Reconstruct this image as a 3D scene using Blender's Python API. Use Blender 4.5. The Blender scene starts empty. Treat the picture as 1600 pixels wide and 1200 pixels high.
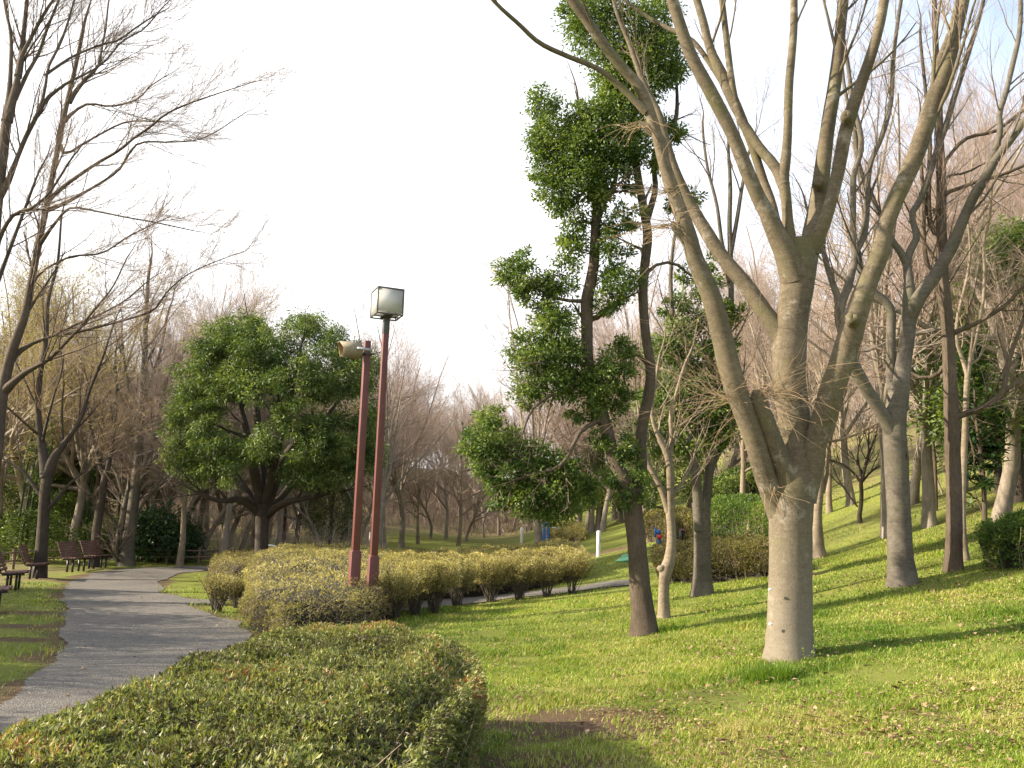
import bpy, math, random
import numpy as np
rng = np.random.default_rng(7)
random.seed(7)
sc = bpy.context.scene
# ------------------------------------------------------------------ camera, sky, sun, exposure
FPX = 1400.0; PITCH = math.radians(9.4); ROLL = math.radians(1.7)
def sp(v): return np.logaddexp(0.0, v)
def sg(v): return 1/(1+np.exp(-np.clip(v,-40,40)))
def H(x, y):
    x = np.asarray(x, float); y = np.asarray(y, float)
    h = 0.145*(1+0.045*3*sp((y-12)/3)*0.8)*sp(x-0.2) + 0.17*sp((x-8)/1.5)*1.5*sg((y-4)/4)
    h = h + 0.03*5*sp((y-24)/5)*sg((x+3)/5) + 0.11*5*sp((y-44)/5)*sg((-x-5)/3)
    h = h + 0.12*6*sp((y-66)/6)
    h = h + 0.04*4*sp((-x-24)/4)
    return 9.0-1.2*sp((9.0-h)/1.2)
EYE = 1.62 + float(H(0,0))
Fv = np.array([0, math.cos(PITCH), math.sin(PITCH)]); R0 = np.array([1.,0,0]); U0 = np.array([0,-math.sin(PITCH), math.cos(PITCH)])
Rv = math.cos(ROLL)*R0 + math.sin(ROLL)*U0; Uv = -math.sin(ROLL)*R0 + math.cos(ROLL)*U0
CAM = np.array([0,0,EYE])
def ray(px, py): return Fv + Rv*((px-800)/FPX) - Uv*((py-600)/FPX)
def P(px, py, d):
    r = ray(px, py); return CAM + r*(d/r[1])
def G(px, py):
    r = ray(px, py); t = 1.0
    while t < 400:
        p = CAM + r*t
        if p[2] <= float(H(p[0], p[1])):
            a, b = t-0.25*max(1,t*0.02), t
            for _ in range(20):
                m = (a+b)/2; p = CAM+r*m
                if p[2] <= float(H(p[0], p[1])): b = m
                else: a = m
            return CAM + r*b
        t += 0.2*max(1, t*0.02)
    return CAM + r*t
from mathutils import Matrix
cam = bpy.data.cameras.new('camera'); co = bpy.data.objects.new('camera', cam); sc.collection.objects.link(co)
cam.sensor_width = 36; cam.lens = FPX/1600*36; cam.clip_end = 1500; cam.clip_start = 0.05
m = Matrix(((Rv[0],Uv[0],-Fv[0],CAM[0]),(Rv[1],Uv[1],-Fv[1],CAM[1]),(Rv[2],Uv[2],-Fv[2],CAM[2]),(0,0,0,1)))
co.matrix_world = m; sc.camera = co
SUN_EL = math.radians(27); SUN_AZ = math.radians(184)      # azimuth measured in the xy plane
sd = np.array([math.cos(SUN_EL)*math.cos(SUN_AZ), math.cos(SUN_EL)*math.sin(SUN_AZ), math.sin(SUN_EL)])
w = bpy.data.worlds.new('World'); sc.world = w; w.use_nodes = True
nt = w.node_tree; bg = nt.nodes['Background']
sky = nt.nodes.new('ShaderNodeTexSky'); sky.sky_type = 'NISHITA'; sky.sun_disc = False
sky.sun_elevation = SUN_EL; sky.sun_rotation = math.pi/2 - SUN_AZ
sky.dust_density = 3.0; sky.air_density = 1.0; sky.ozone_density = 1.0
# thin bright cloud veil over most of the sky, breaking up to blue towards the right
tc = nt.nodes.new('ShaderNodeTexCoord'); mp = nt.nodes.new('ShaderNodeMapping'); mp.inputs['Scale'].default_value = (1.2,1.2,2.6)
nz = nt.nodes.new('ShaderNodeTexNoise'); nz.inputs['Scale'].default_value = 1.6; nz.inputs['Detail'].default_value = 7; nz.inputs['Roughness'].default_value = 0.55
nt.links.new(tc.outputs['Generated'], mp.inputs[0]); nt.links.new(mp.outputs[0], nz.inputs[0])
dt = nt.nodes.new('ShaderNodeVectorMath'); dt.operation = 'DOT_PRODUCT'; nt.links.new(tc.outputs['Generated'], dt.inputs[0]); dt.inputs[1].default_value = (-1.5,0.1,-1.1)
ma = nt.nodes.new('ShaderNodeMath'); ma.operation = 'MULTIPLY_ADD'; nt.links.new(nz.outputs[0], ma.inputs[0]); ma.inputs[1].default_value = 1.5; nt.links.new(dt.outputs['Value'], ma.inputs[2])
mr = nt.nodes.new('ShaderNodeMapRange'); nt.links.new(ma.outputs[0], mr.inputs[0]); mr.inputs[1].default_value = -0.6; mr.inputs[2].default_value = 0.45; mr.inputs[3].default_value = 0.12; mr.inputs[4].default_value = 1.0
vm = nt.nodes.new('ShaderNodeMix'); vm.data_type = 'RGBA'; nt.links.new(mr.outputs[0], vm.inputs[0]); nt.links.new(sky.outputs[0], vm.inputs[6]); vm.inputs[7].default_value = (4.1,4.1,4.15,1)
nt.links.new(vm.outputs[2], bg.inputs[0]); bg.inputs[1].default_value = 0.15
sl = bpy.data.lights.new('sun', 'SUN'); sl.energy = 5.0; sl.angle = math.radians(0.6); sl.color = (1.0, 0.88, 0.70)
so = bpy.data.objects.new('sun', sl); sc.collection.objects.link(so)
from mathutils import Vector
so.rotation_euler = Vector(sd.tolist()).to_track_quat('Z', 'Y').to_euler()
so.location = (-20, 0, 30)
sc.view_settings.view_transform = 'Standard'; sc.view_settings.look = 'None'
sc.view_settings.gamma = 1; sc.view_settings.use_curve_mapping = False
sc.view_settings.exposure = 1.42
sc.cycles.max_bounces = 6; sc.cycles.diffuse_bounces = 3; sc.cycles.glossy_bounces = 2
sc.cycles.transmission_bounces = 4; sc.cycles.transparent_max_bounces = 4
# ------------------------------------------------------------------ helpers
C = sc.collection
def new_mat(name):
    m = bpy.data.materials.new(name); m.use_nodes = True
    return m, m.node_tree, m.node_tree.nodes['Principled BSDF']
def N(nt, t, **k):
    n = nt.nodes.new(t)
    for a, b in k.items(): setattr(n, a, b)
    return n
def ramp(nt, fac, stops):
    r = N(nt, 'ShaderNodeValToRGB'); e = r.color_ramp.elements
    while len(e) < len(stops): e.new(0.5)
    for i, (p, c) in enumerate(stops):
        e[i].position = p; e[i].color = (*c, 1)
    nt.links.new(fac, r.inputs[0]); return r.outputs[0]
def noise(nt, scale, detail=4, rough=0.6, mapping=None, coord='Object'):
    tc = N(nt, 'ShaderNodeTexCoord'); out = tc.outputs[coord]
    if mapping:
        mp = N(nt, 'ShaderNodeMapping'); mp.inputs['Scale'].default_value = mapping
        nt.links.new(out, mp.inputs[0]); out = mp.outputs[0]
    n = N(nt, 'ShaderNodeTexNoise'); n.inputs['Scale'].default_value = scale
    n.inputs['Detail'].default_value = detail; n.inputs['Roughness'].default_value = rough
    nt.links.new(out, n.inputs['Vector']); return n.outputs[0]
def mixc(nt, fac, a, b, mode='MIX'):
    m = N(nt, 'ShaderNodeMix', data_type='RGBA', blend_type=mode)
    for inp, v in ((m.inputs[0], fac), (m.inputs[6], a), (m.inputs[7], b)):
        if hasattr(v, 'links'): nt.links.new(v, inp)
        elif isinstance(v, (int, float)): inp.default_value = v
        else: inp.default_value = (*v, 1)
    return m.outputs[2]
def bump(nt, bs, h, strength, dist):
    b = N(nt, 'ShaderNodeBump'); b.inputs['Strength'].default_value = strength; b.inputs['Distance'].default_value = dist
    nt.links.new(h, b.inputs['Height']); nt.links.new(b.outputs[0], bs.inputs['Normal'])
def bark(name, dark, mid, light, band=False, fine=18, strength=0.6, moss=None, patch=None, foot=None):
    m, nt, bs = new_mat(name)
    n1 = noise(nt, 2.6, 8, 0.72)
    n2 = noise(nt, fine*0.35, 6, 0.75, (2.2, 2.2, 3.0) if band else (5.0, 5.0, 0.8))
    n6 = noise(nt, 70, 4, 0.8)
    c = ramp(nt, n1, [(0.34, dark), (0.5, mid), (0.68, light)])
    c2 = ramp(nt, n2, [(0.33, tuple(v*0.6 for v in mid)), (0.66, light)])
    c = mixc(nt, 0.45 if band else 0.6, c, c2)
    if band:      # faint rings and lenticels
        n7 = noise(nt, 5.5, 5, 0.65, (0.9, 0.9, 6.0))
        c = mixc(nt, 1.0, c, ramp(nt, n7, [(0.34,(0.84,0.83,0.80)),(0.5,(1,1,1)),(0.68,(1.08,1.08,1.06))]), 'MULTIPLY')
    c = mixc(nt, 1.0, c, ramp(nt, n6, [(0.32,(0.6,0.58,0.56)),(0.5,(1,1,1)),(0.7,(1.3,1.28,1.25))]), 'MULTIPLY')
    n5 = noise(nt, 0.7, 3, 0.5); c = mixc(nt, 1.0, c, ramp(nt, n5, [(0.3,(0.72,0.7,0.66)),(0.7,(1.15,1.15,1.15))]), 'MULTIPLY')
    if moss:
        n3 = noise(nt, 1.9, 6, 0.65)
        f = ramp(nt, n3, [(0.5, (0,0,0)), (0.66, (0.6,0.6,0.6))])
        c = mixc(nt, f, c, moss)
    if patch:
        n4 = noise(nt, 3.2, 8, 0.8)
        f = ramp(nt, n4, [(0.55, (0,0,0)), (0.64, (0.65,0.65,0.65))])
        c = mixc(nt, f, c, patch)
    if foot:      # pale lichen coat on the lower trunk
        tc = N(nt, 'ShaderNodeTexCoord'); sx = N(nt, 'ShaderNodeSeparateXYZ'); nt.links.new(tc.outputs['Object'], sx.inputs[0])
        mm = N(nt, 'ShaderNodeMath', operation='MULTIPLY_ADD'); nt.links.new(n1, mm.inputs[0]); mm.inputs[1].default_value = 2.2; nt.links.new(sx.outputs['Z'], mm.inputs[2])
        f = ramp(nt, mm.outputs[0], [(0.0,(0.75,0.75,0.75)),(1.0,(0,0,0))]); mr = N(nt, 'ShaderNodeMapRange'); nt.links.new(mm.outputs[0], mr.inputs[0])
        mr.inputs[1].default_value = 1.3; mr.inputs[2].default_value = 2.9; mr.inputs[3].default_value = 0.48; mr.inputs[4].default_value = 0.0
        fc = mixc(nt, 1.0, foot, ramp(nt, n6, [(0.32,(0.72,0.70,0.68)),(0.5,(1,1,1)),(0.7,(1.18,1.18,1.16))]), 'MULTIPLY')
        c = mixc(nt, mr.outputs[0], c, fc)
    nt.links.new(c, bs.inputs['Base Color']); bs.inputs['Roughness'].default_value = 0.85
    bs.inputs['Specular IOR Level'].default_value = 0.2
    hh = mixc(nt, 0.4, n2, n6); bump(nt, bs, hh, strength, 0.03)
    return m
def leafmat(name, stops, gloss=0.45, trans=0.35, tint=(1.3,1.35,0.5)):
    m, nt, bs = new_mat(name)
    a = N(nt, 'ShaderNodeAttribute', attribute_name='rnd')
    c = ramp(nt, a.outputs['Fac'], stops)
    nt.links.new(c, bs.inputs['Base Color']); bs.inputs['Roughness'].default_value = gloss
    bs.inputs['Specular IOR Level'].default_value = 0.4
    if trans > 0:
        tr = N(nt, 'ShaderNodeBsdfTranslucent'); mx = N(nt, 'ShaderNodeMixShader')
        c2 = mixc(nt, 1.0, c, tint, 'MULTIPLY'); nt.links.new(c2, tr.inputs[0])
        mx.inputs[0].default_value = trans
        nt.links.new(bs.outputs[0], mx.inputs[1]); nt.links.new(tr.outputs[0], mx.inputs[2])
        nt.links.new(mx.outputs[0], nt.nodes['Material Output'].inputs[0])
    return m
def plain(name, col, rough=0.6, var=0.12, metallic=0.0, scale=8):
    m, nt, bs = new_mat(name)
    n = noise(nt, scale, 5, 0.7)
    c = ramp(nt, n, [(0.3, tuple(v*(1-var*2) for v in col)), (0.7, tuple(min(1, v*(1+var)) for v in col))])
    nt.links.new(c, bs.inputs['Base Color']); bs.inputs['Roughness'].default_value = rough
    bs.inputs['Metallic'].default_value = metallic
    bump(nt, bs, n, 0.15, 0.01)
    return m
def mesh(name, V, Fq, mat, smooth=True, rnd=None):
    """V (n,3); Fq list of int arrays (m,k)"""
    me = bpy.data.meshes.new(name); V = np.asarray(V, np.float32)
    if not isinstance(Fq, list): Fq = [Fq]
    Fq = [np.asarray(f, np.int32) for f in Fq if len(f)]
    me.vertices.add(len(V)); me.vertices.foreach_set('co', V.ravel())
    nl = sum(f.size for f in Fq); npol = sum(len(f) for f in Fq)
    me.loops.add(nl); me.polygons.add(npol)
    me.loops.foreach_set('vertex_index', np.concatenate([f.ravel() for f in Fq]))
    tot = np.concatenate([np.full(len(f), f.shape[1], np.int32) for f in Fq])
    me.polygons.foreach_set('loop_start', np.concatenate([[0], np.cumsum(tot)[:-1]]).astype(np.int32))
    if smooth: me.polygons.foreach_set('use_smooth', np.ones(npol, bool))
    me.update(calc_edges=True)
    if rnd is not None:
        at = me.attributes.new('rnd', 'FLOAT', 'POINT'); at.data.foreach_set('value', np.asarray(rnd, np.float32))
    if mat: me.materials.append(mat)
    return me
class MB:
    def __init__(s): s.V = []; s.F = {}; s.R = []; s.n = 0
    def add(s, V, F, rnd=None):
        V = np.asarray(V, float).reshape(-1, 3)
        if isinstance(F, list) and np.ndim(F[0]) < 2: F = [np.asarray(F, int)]
        for f in (F if isinstance(F, list) else [F]):
            f = np.asarray(f, int)
            if len(f): s.F.setdefault(f.shape[1], []).append(f + s.n)
        s.V.append(V); s.R.append(np.zeros(len(V)) if rnd is None else rnd); s.n += len(V); return s
    def box(s, c, size, rot=None, taper=1.0):
        x, y, z = [v/2 for v in size]
        V = np.array([[-x,-y,-z],[x,-y,-z],[x,y,-z],[-x,y,-z],[-x*taper,-y*taper,z],[x*taper,-y*taper,z],[x*taper,y*taper,z],[-x*taper,y*taper,z]])
        if rot is not None: V = V @ np.asarray(rot).T
        return s.add(V + np.asarray(c), [[0,3,2,1],[4,5,6,7],[0,1,5,4],[1,2,6,5],[2,3,7,6],[3,0,4,7]])
    def obj(s, name, mat, parent=None, off=(0,0,0), smooth=True, rnd=False):
        V = np.concatenate(s.V) - np.asarray(off)
        me = mesh(name, V, [np.concatenate(f) for f in s.F.values()], mat, smooth, np.concatenate(s.R) if rnd else None)
        return link(name, me, parent)
def link(name, me, parent=None):
    o = bpy.data.objects.new(name, me); C.objects.link(o)
    if parent: o.parent = parent
    return o
def tag(o, label=None, cat=None, group=None, kind=None):
    for k, v in (('label', label), ('category', cat), ('group', group), ('kind', kind)):
        if v: o[k] = v
    return o
def thing(name, label, cat, loc, group=None, rz=0):
    o = bpy.data.objects.new(name, None); o.empty_display_size = 0.2; C.objects.link(o)
    o.location = tuple(float(v) for v in loc); o.rotation_euler = (0,0,rz)
    return tag(o, label, cat, group)
def dup(root, loc, rz=0, s=1.0, label=None, group=None):
    r = root.copy(); C.objects.link(r); r.location = tuple(float(v) for v in loc); r.rotation_euler = (0,0,rz)
    r.scale = (s,s,s) if not isinstance(s, tuple) else s
    if label: r['label'] = label
    if group: r['group'] = group
    for ch in list(root.children):
        c = ch.copy(); C.objects.link(c); c.parent = r
        for g in list(ch.children):
            d = g.copy(); C.objects.link(d); d.parent = c
    return r
def rotz(a): return np.array([[math.cos(a),-math.sin(a),0],[math.sin(a),math.cos(a),0],[0,0,1]])
def nrm(v): return v/np.maximum(np.linalg.norm(v, axis=-1, keepdims=True), 1e-9)
def tubes(Pt, R, k=6, rough=0.0):
    Pt = np.asarray(Pt, float); R = np.asarray(R, float)
    if Pt.ndim == 2: Pt = Pt[None]; R = R[None]
    B, n, _ = Pt.shape
    T = nrm(np.gradient(Pt, axis=1)); md = nrm(Pt[:, -1]-Pt[:, 0])
    ref = np.where(np.abs(md[:, 2:3]) < 0.75, np.array([[0,0,1.]]), np.array([[1.,0.1,0]]))
    ref = np.repeat(nrm(ref - (ref*md).sum(-1, keepdims=True)*md)[:, None], n, 1)
    Nn = nrm(ref - (ref*T).sum(-1, keepdims=True)*T); Bn = np.cross(T, Nn)
    a = np.arange(k)/k*2*math.pi
    rr = R[..., None]*np.ones(k)
    if rough > 0:
        ph = rng.uniform(0, 6.28, (B,1,1)); t = np.linspace(0, 1, n)[None, :, None]
        rr = rr*(1 + rough*(0.6*np.sin(2*a+ph+5*t) + 0.5*np.sin(3*a-ph+9*t) + 0.35*np.sin(5*a+ph*2+23*t)) + rough*0.35*rng.normal(0,1,(B,n,k)).clip(-1.5,1.5))
    V = Pt[:, :, None] + rr[..., None]*(np.cos(a)[None,None,:,None]*Nn[:, :, None] + np.sin(a)[None,None,:,None]*Bn[:, :, None])
    idx = np.arange(B*n*k).reshape(B, n, k); nx = np.roll(idx, -1, axis=2)
    F = np.stack([idx[:, :-1], nx[:, :-1], nx[:, 1:], idx[:, 1:]], -1).reshape(-1, 4)
    return V.reshape(-1, 3), F
def cap(mb, pts, r, k=10):
    pass
def spawn(Pt, R, K, t0, t1, ang, L, up=0.3, wig=0.15, n=5, rr=0.55, rmin=0.003, keep=1.0, end=0.3, taperlen=0.5, side=None):
    """children of every parent polyline, all vectorised"""
    B, m, _ = Pt.shape
    t = (np.arange(K)[None]+rng.uniform(0, 1, (B, K)))/K; t = t0+(t1-t0)*t
    f = t*(m-1); i = np.clip(f.astype(int), 0, m-2); fr = (f-i)[..., None]
    bi = np.arange(B)[:, None]
    p0 = Pt[bi, i]*(1-fr)+Pt[bi, i+1]*fr
    r0 = R[bi, i]*(1-fr[..., 0])+R[bi, i+1]*fr[..., 0]
    T = nrm(Pt[bi, i+1]-Pt[bi, i])
    Q = rng.normal(0, 1, (B, K, 3))
    if side is not None: Q = Q + np.asarray(side)
    Q = nrm(Q-(Q*T).sum(-1, keepdims=True)*T)
    a = ang*(1+0.3*rng.normal(0, 1, (B, K, 1)).clip(-1.5, 1.5))
    d = np.cos(a)*T+np.sin(a)*Q
    ln = (np.asarray(L) * (1-taperlen*(t-t0)/max(t1-t0, 1e-6))) * rng.uniform(0.6, 1.25, (B, K))
    p0 = p0.reshape(-1, 3); d = d.reshape(-1, 3); ln = ln.reshape(-1); r0 = np.maximum(r0.reshape(-1)*rr, rmin)
    if keep < 1:
        s = rng.uniform(0, 1, len(p0)) < keep; p0, d, ln, r0 = p0[s], d[s], ln[s], r0[s]
    pts = [p0]; step = (ln/(n-1))[:, None]
    for _ in range(n-1):
        d = nrm(d + np.array([0,0,up/(n-1)]) + wig*rng.normal(0, 1, d.shape))
        pts.append(pts[-1]+d*step)
    return np.stack(pts, 1), r0[:, None]*np.linspace(1, end, n)[None]
def leaves(c, size, asp=0.42, outc=None, spread=1.0, droop=0.0, up=0.3, flat=0.25):
    """leaf quads at centres c; returns V,F"""
    n = len(c); d = rng.normal(0, 1, (n, 3))*spread
    if outc is not None: d = d + outc
    d[:, 2] -= droop; d = nrm(d)
    nn = rng.normal(0, 1, (n, 3)) + np.array([0, 0, up*3]); s = nrm(np.cross(d, nn)); nn = np.cross(s, d)
    L = (np.asarray(size)*rng.uniform(0.5, 1.35, n))[:, None]
    V = np.stack([c, c+d*L*0.5+s*L*asp*0.5+nn*L*flat*0.3, c+d*L-nn*L*flat*0.2, c+d*L*0.5-s*L*asp*0.5+nn*L*flat*0.3], 1)
    F = np.arange(n*4).reshape(n, 4)
    return V.reshape(-1, 3), F
def cat(pts, n):
    """Catmull-Rom resample rows of pts to n"""
    p = np.asarray(pts, float); m = len(p)
    if m == 2: return p[0]+(p[1]-p[0])*np.linspace(0, 1, n)[:, None]
    seg = np.linalg.norm(np.diff(p[:, :2], axis=0), axis=1); s = np.concatenate([[0], np.cumsum(seg)]); s /= s[-1]
    e = np.vstack([2*p[0]-p[1], p, 2*p[-1]-p[-2]]); out = []
    for t in np.linspace(0, 1, n):
        i = min(max(np.searchsorted(s, t, 'right')-1, 0), m-2); u = (t-s[i])/max(s[i+1]-s[i], 1e-9)
        a, b, c, d = e[i], e[i+1], e[i+2], e[i+3]
        out.append(0.5*((2*b)+(-a+c)*u+(2*a-5*b+4*c-d)*u*u+(-a+3*b-3*c+d)*u**3))
    return np.array(out)
def trace(pts, d0, n=None):
    """rows (px, py, full width px, depth offset) -> world polyline and radii"""
    pts = list(pts); e = pts[-1]; f = pts[-2]
    if 2 <= e[2] <= 9 and abs(e[1]-f[1])+abs(e[0]-f[0]) > 8:       # carry the limb on to a fine tip
        k = e[2]*13/max(1,math.hypot(e[0]-f[0],e[1]-f[1]))
        pts.append((e[0]+(e[0]-f[0])*k*0.5+4, e[1]+(e[1]-f[1])*k*0.5, e[2]*0.5, e[3] if len(e) > 3 else 0)); pts.append((e[0]+(e[0]-f[0])*k, e[1]+(e[1]-f[1])*k, 0.8, e[3] if len(e) > 3 else 0))
    q = [(a[0], a[1], a[2], a[3] if len(a) > 3 else None) for a in pts]
    # fill in missing depth offsets linearly
    k = [i for i, a in enumerate(q) if a[3] is not None] or None
    arr = np.array([[a[0], a[1], a[2], 0.0] for a in q])
    if k: arr[:, 3] = np.interp(np.arange(len(q)), k, [q[i][3] for i in k])
    if n is None: n = max(6, int(np.linalg.norm(np.diff(arr[:, :2], axis=0), axis=1).sum()/14))
    r = cat(arr, n)
    pt = np.array([P(a[0], a[1], d0+a[3]) for a in r])
    R = np.array([max(a[2], 0.6)/2/FPX*float((q_-CAM)@Fv)*0.97 for a, q_ in zip(r, pt)])
    return pt, R
def blobs(mb, bl, d0, dens, size, depth_r=1.0, sub=0.22, asp=0.42, droop=0.2, per=70):
    """bl rows (px,py,r px[,doff]); fills every blob with clumps of leaves"""
    for b in bl:
        dd = d0+(b[3] if len(b) > 3 else 0); c = P(b[0], b[1], dd); r = b[2]/FPX*dd
        nc = max(5, int(dens*(r/0.3)**2))
        u = nrm(rng.normal(0, 1, (nc, 3)))*(rng.uniform(0.25, 1.0, (nc, 1))**0.5)*r*np.array([1, depth_r, 0.95])
        cc = c+u
        for q in cc:
            k = int(per*rng.uniform(0.5, 1.3)); off = rng.normal(0, 1, (k, 3))*sub*r*0.9**2*np.array([1,1,0.7])
            V, F = leaves(q+off, size, asp, outc=nrm(off)*1.2+nrm((q-c)[None])*0.5, droop=droop)
            cr = rng.uniform(0, 0.6)
            mb.add(V, F, np.repeat(np.clip(cr+rng.uniform(0, 0.45, k), 0, 1), 4))
# ------------------------------------------------------------------ materials
M_zel = bark('smooth_bark', (0.07,0.056,0.037), (0.13,0.105,0.07), (0.205,0.168,0.12), band=True, strength=0.3, moss=(0.115,0.108,0.045), patch=(0.30,0.265,0.21), foot=(0.27,0.235,0.185))
M_rough = bark('rough_bark', (0.05,0.037,0.027), (0.105,0.08,0.058), (0.18,0.14,0.105), fine=30, strength=1.0)
M_pale = bark('pale_bark', (0.15,0.12,0.085), (0.25,0.20,0.145), (0.34,0.28,0.21), band=True, strength=0.3)
M_grey = bark('grey_bark', (0.06,0.052,0.043), (0.115,0.10,0.082), (0.18,0.158,0.13), band=True, strength=0.3, moss=(0.095,0.09,0.05))
M_dark = bark('dark_bark', (0.035,0.028,0.022), (0.07,0.055,0.043), (0.12,0.10,0.08), fine=26, strength=0.9)
M_farbark = bark('wood_bark', (0.13,0.105,0.08), (0.25,0.21,0.165), (0.38,0.33,0.27), fine=10, strength=0.2)
M_twig = plain('twig_bark', (0.30,0.215,0.155), 0.8, 0.2)
M_ftwig = plain('reddish_twigs', (0.38,0.275,0.22), 0.85, 0.2, scale=1.2)
M_ptwig = plain('pale_twigs', (0.42,0.33,0.26), 0.85, 0.15, scale=1.2)
M_ytwig = plain('straw_sprouts', (0.33,0.225,0.125), 0.7, 0.15)
M_ever = leafmat('evergreen_leaf', [(0,(0.028,0.052,0.014)),(0.4,(0.075,0.125,0.028)),(0.75,(0.16,0.22,0.048)),(1,(0.29,0.32,0.09))], 0.55, 0.34)
M_ever2 = leafmat('round_tree_leaf', [(0,(0.026,0.048,0.013)),(0.4,(0.07,0.115,0.027)),(0.75,(0.155,0.21,0.05)),(1,(0.28,0.31,0.10))], 0.55, 0.30)
M_azal = leafmat('azalea_leaf', [(0,(0.07,0.05,0.025)),(0.22,(0.105,0.12,0.036)),(0.55,(0.20,0.225,0.07)),(0.84,(0.37,0.345,0.13)),(0.93,(0.32,0.18,0.08)),(1,(0.24,0.10,0.045))], 0.5, 0.3)
M_fors = leafmat('young_leaf', [(0,(0.13,0.10,0.055)),(0.35,(0.25,0.215,0.085)),(0.75,(0.47,0.41,0.16)),(1,(0.68,0.58,0.28))], 0.55, 0.35)
M_olive = leafmat('hedge_leaf', [(0,(0.05,0.045,0.015)),(0.4,(0.10,0.09,0.022)),(0.8,(0.17,0.16,0.035)),(1,(0.27,0.22,0.07))], 0.55, 0.25)
M_lime = leafmat('lime_leaf', [(0,(0.05,0.09,0.02)),(0.5,(0.12,0.19,0.03)),(1,(0.24,0.30,0.06))], 0.5, 0.35)
M_bud = leafmat('spring_bud', [(0,(0.20,0.17,0.06)),(0.6,(0.28,0.26,0.085)),(1,(0.36,0.31,0.11))], 0.6, 0.4)
M_big = leafmat('broad_leaf', [(0,(0.02,0.045,0.018)),(0.6,(0.045,0.09,0.035)),(1,(0.08,0.14,0.06))], 0.28, 0.2)
M_litter = leafmat('fallen_leaf', [(0,(0.13,0.07,0.035)),(0.5,(0.27,0.165,0.085)),(1,(0.46,0.33,0.20))], 0.7, 0.1, (1,1,1))
M_grass = leafmat('grass_blade', [(0,(0.07,0.14,0.014)),(0.4,(0.17,0.27,0.024)),(0.72,(0.33,0.39,0.05)),(1,(0.50,0.42,0.18))], 0.6, 0.4, (1.15,1.15,0.6))
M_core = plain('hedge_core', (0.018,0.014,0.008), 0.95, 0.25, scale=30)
M_red = plain('red_brown_paint', (0.135,0.042,0.034), 0.5, 0.10, scale=3)
M_steel = plain('weathered_steel', (0.09,0.085,0.08), 0.5, 0.15, 0.3)
M_zinc = plain('zinc_bracket', (0.5,0.5,0.5), 0.4, 0.1, 0.6)
M_beige = plain('beige_shade', (0.27,0.225,0.15), 0.6, 0.2, scale=10)
M_inner = plain('tan_inside', (0.36,0.24,0.11), 0.6, 0.1)
M_benchw = plain('bench_slats', (0.16,0.075,0.062), 0.6, 0.2)
M_iron = plain('dark_iron', (0.03,0.03,0.03), 0.5, 0.1)
M_white = plain('white_paint', (0.78,0.78,0.76), 0.45, 0.05)
M_blue = plain('blue_paint', (0.03,0.13,0.45), 0.4, 0.05)
M_signred = plain('red_paint', (0.6,0.03,0.04), 0.4, 0.05)
M_fence = plain('weathered_wood', (0.20,0.14,0.09), 0.85, 0.25)
M_stone = plain('grey_stone', (0.32,0.29,0.24), 0.85, 0.2)
M_mat = plain('green_mat', (0.10,0.32,0.17), 0.7, 0.1)
M_wire = plain('black_cable', (0.05,0.05,0.05), 0.6, 0.1)
m, nt_, bs = new_mat('frosted_panel')                      # milky lantern panels
n = noise(nt_, 3.0, 4, 0.6); c = ramp(nt_, n, [(0.35,(0.80,0.80,0.78)),(0.65,(0.90,0.90,0.88))])
nt_.links.new(c, bs.inputs['Base Color']); bs.inputs['Roughness'].default_value = 0.35
tr = N(nt_, 'ShaderNodeBsdfTranslucent'); tr.inputs[0].default_value = (0.85,0.85,0.82,1); mx = N(nt_, 'ShaderNodeMixShader')
mx.inputs[0].default_value = 0.6; nt_.links.new(bs.outputs[0], mx.inputs[1]); nt_.links.new(tr.outputs[0], mx.inputs[2])
nt_.links.new(mx.outputs[0], nt_.nodes['Material Output'].inputs[0]); M_panel = m
# ------------------------------------------------------------------ ground
def wob(x, y, s, seed=0):
    r = np.random.default_rng(seed); v = 0
    for k in range(9):
        a = r.uniform(0, 6.28); f = s*r.uniform(0.5, 2.2); v = v + np.sin((x*math.cos(a)+y*math.sin(a))*f+r.uniform(0, 6.28))
    return v/3.0
def inpoly(x, y, poly):
    x = np.asarray(x); y = np.asarray(y); r = np.zeros(x.shape, bool); p = np.asarray(poly)
    for (x1, y1), (x2, y2) in zip(p, np.roll(p, -1, 0)):
        c = ((y1 > y) != (y2 > y)); xi = (x2-x1)*(y-y1)/(y2-y1+1e-12)+x1
        r ^= c & (x < xi)
    return r
def dpoly(x, y, poly):
    p = np.asarray(poly); d = np.full(np.shape(x), 1e9)
    for a, b in zip(p, np.roll(p, -1, 0)):
        ab = b-a; t = np.clip(((x-a[0])*ab[0]+(y-a[1])*ab[1])/(ab@ab), 0, 1)
        d = np.minimum(d, np.hypot(x-a[0]-t*ab[0], y-a[1]-t*ab[1]))
    return d
def gp(*pts): return np.array([G(a, b)[:2] for a, b in pts])
xs = np.concatenate([np.linspace(-260,-60,21)[:-1], np.linspace(-60,-17,40)[:-1], np.arange(-17,12,0.11), np.linspace(12,60,50)[1:], np.linspace(60,260,21)[1:]])
ys = np.concatenate([np.linspace(-40,1,12)[:-1], np.arange(1,17,0.11), np.arange(17,34,0.16), np.linspace(34,90,70)[1:], np.linspace(90,320,40)[1:]])
X, Y = np.meshgrid(xs, ys, indexing='ij')
Z = H(X, Y)+0.012*wob(X, Y, 2.2, 3)*(np.abs(X) < 30)+0.03*wob(X, Y, 0.6, 4)*sg((X-1)/1.0)
def Hz(x, y): return H(x, y)+0.012*wob(x, y, 2.2, 3)+0.03*wob(x, y, 0.6, 4)*sg((x-1)/1.0)
idx = np.arange(X.size).reshape(X.shape)
Fg = np.stack([idx[:-1,:-1], idx[1:,:-1], idx[1:,1:], idx[:-1,1:]], -1)
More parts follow.
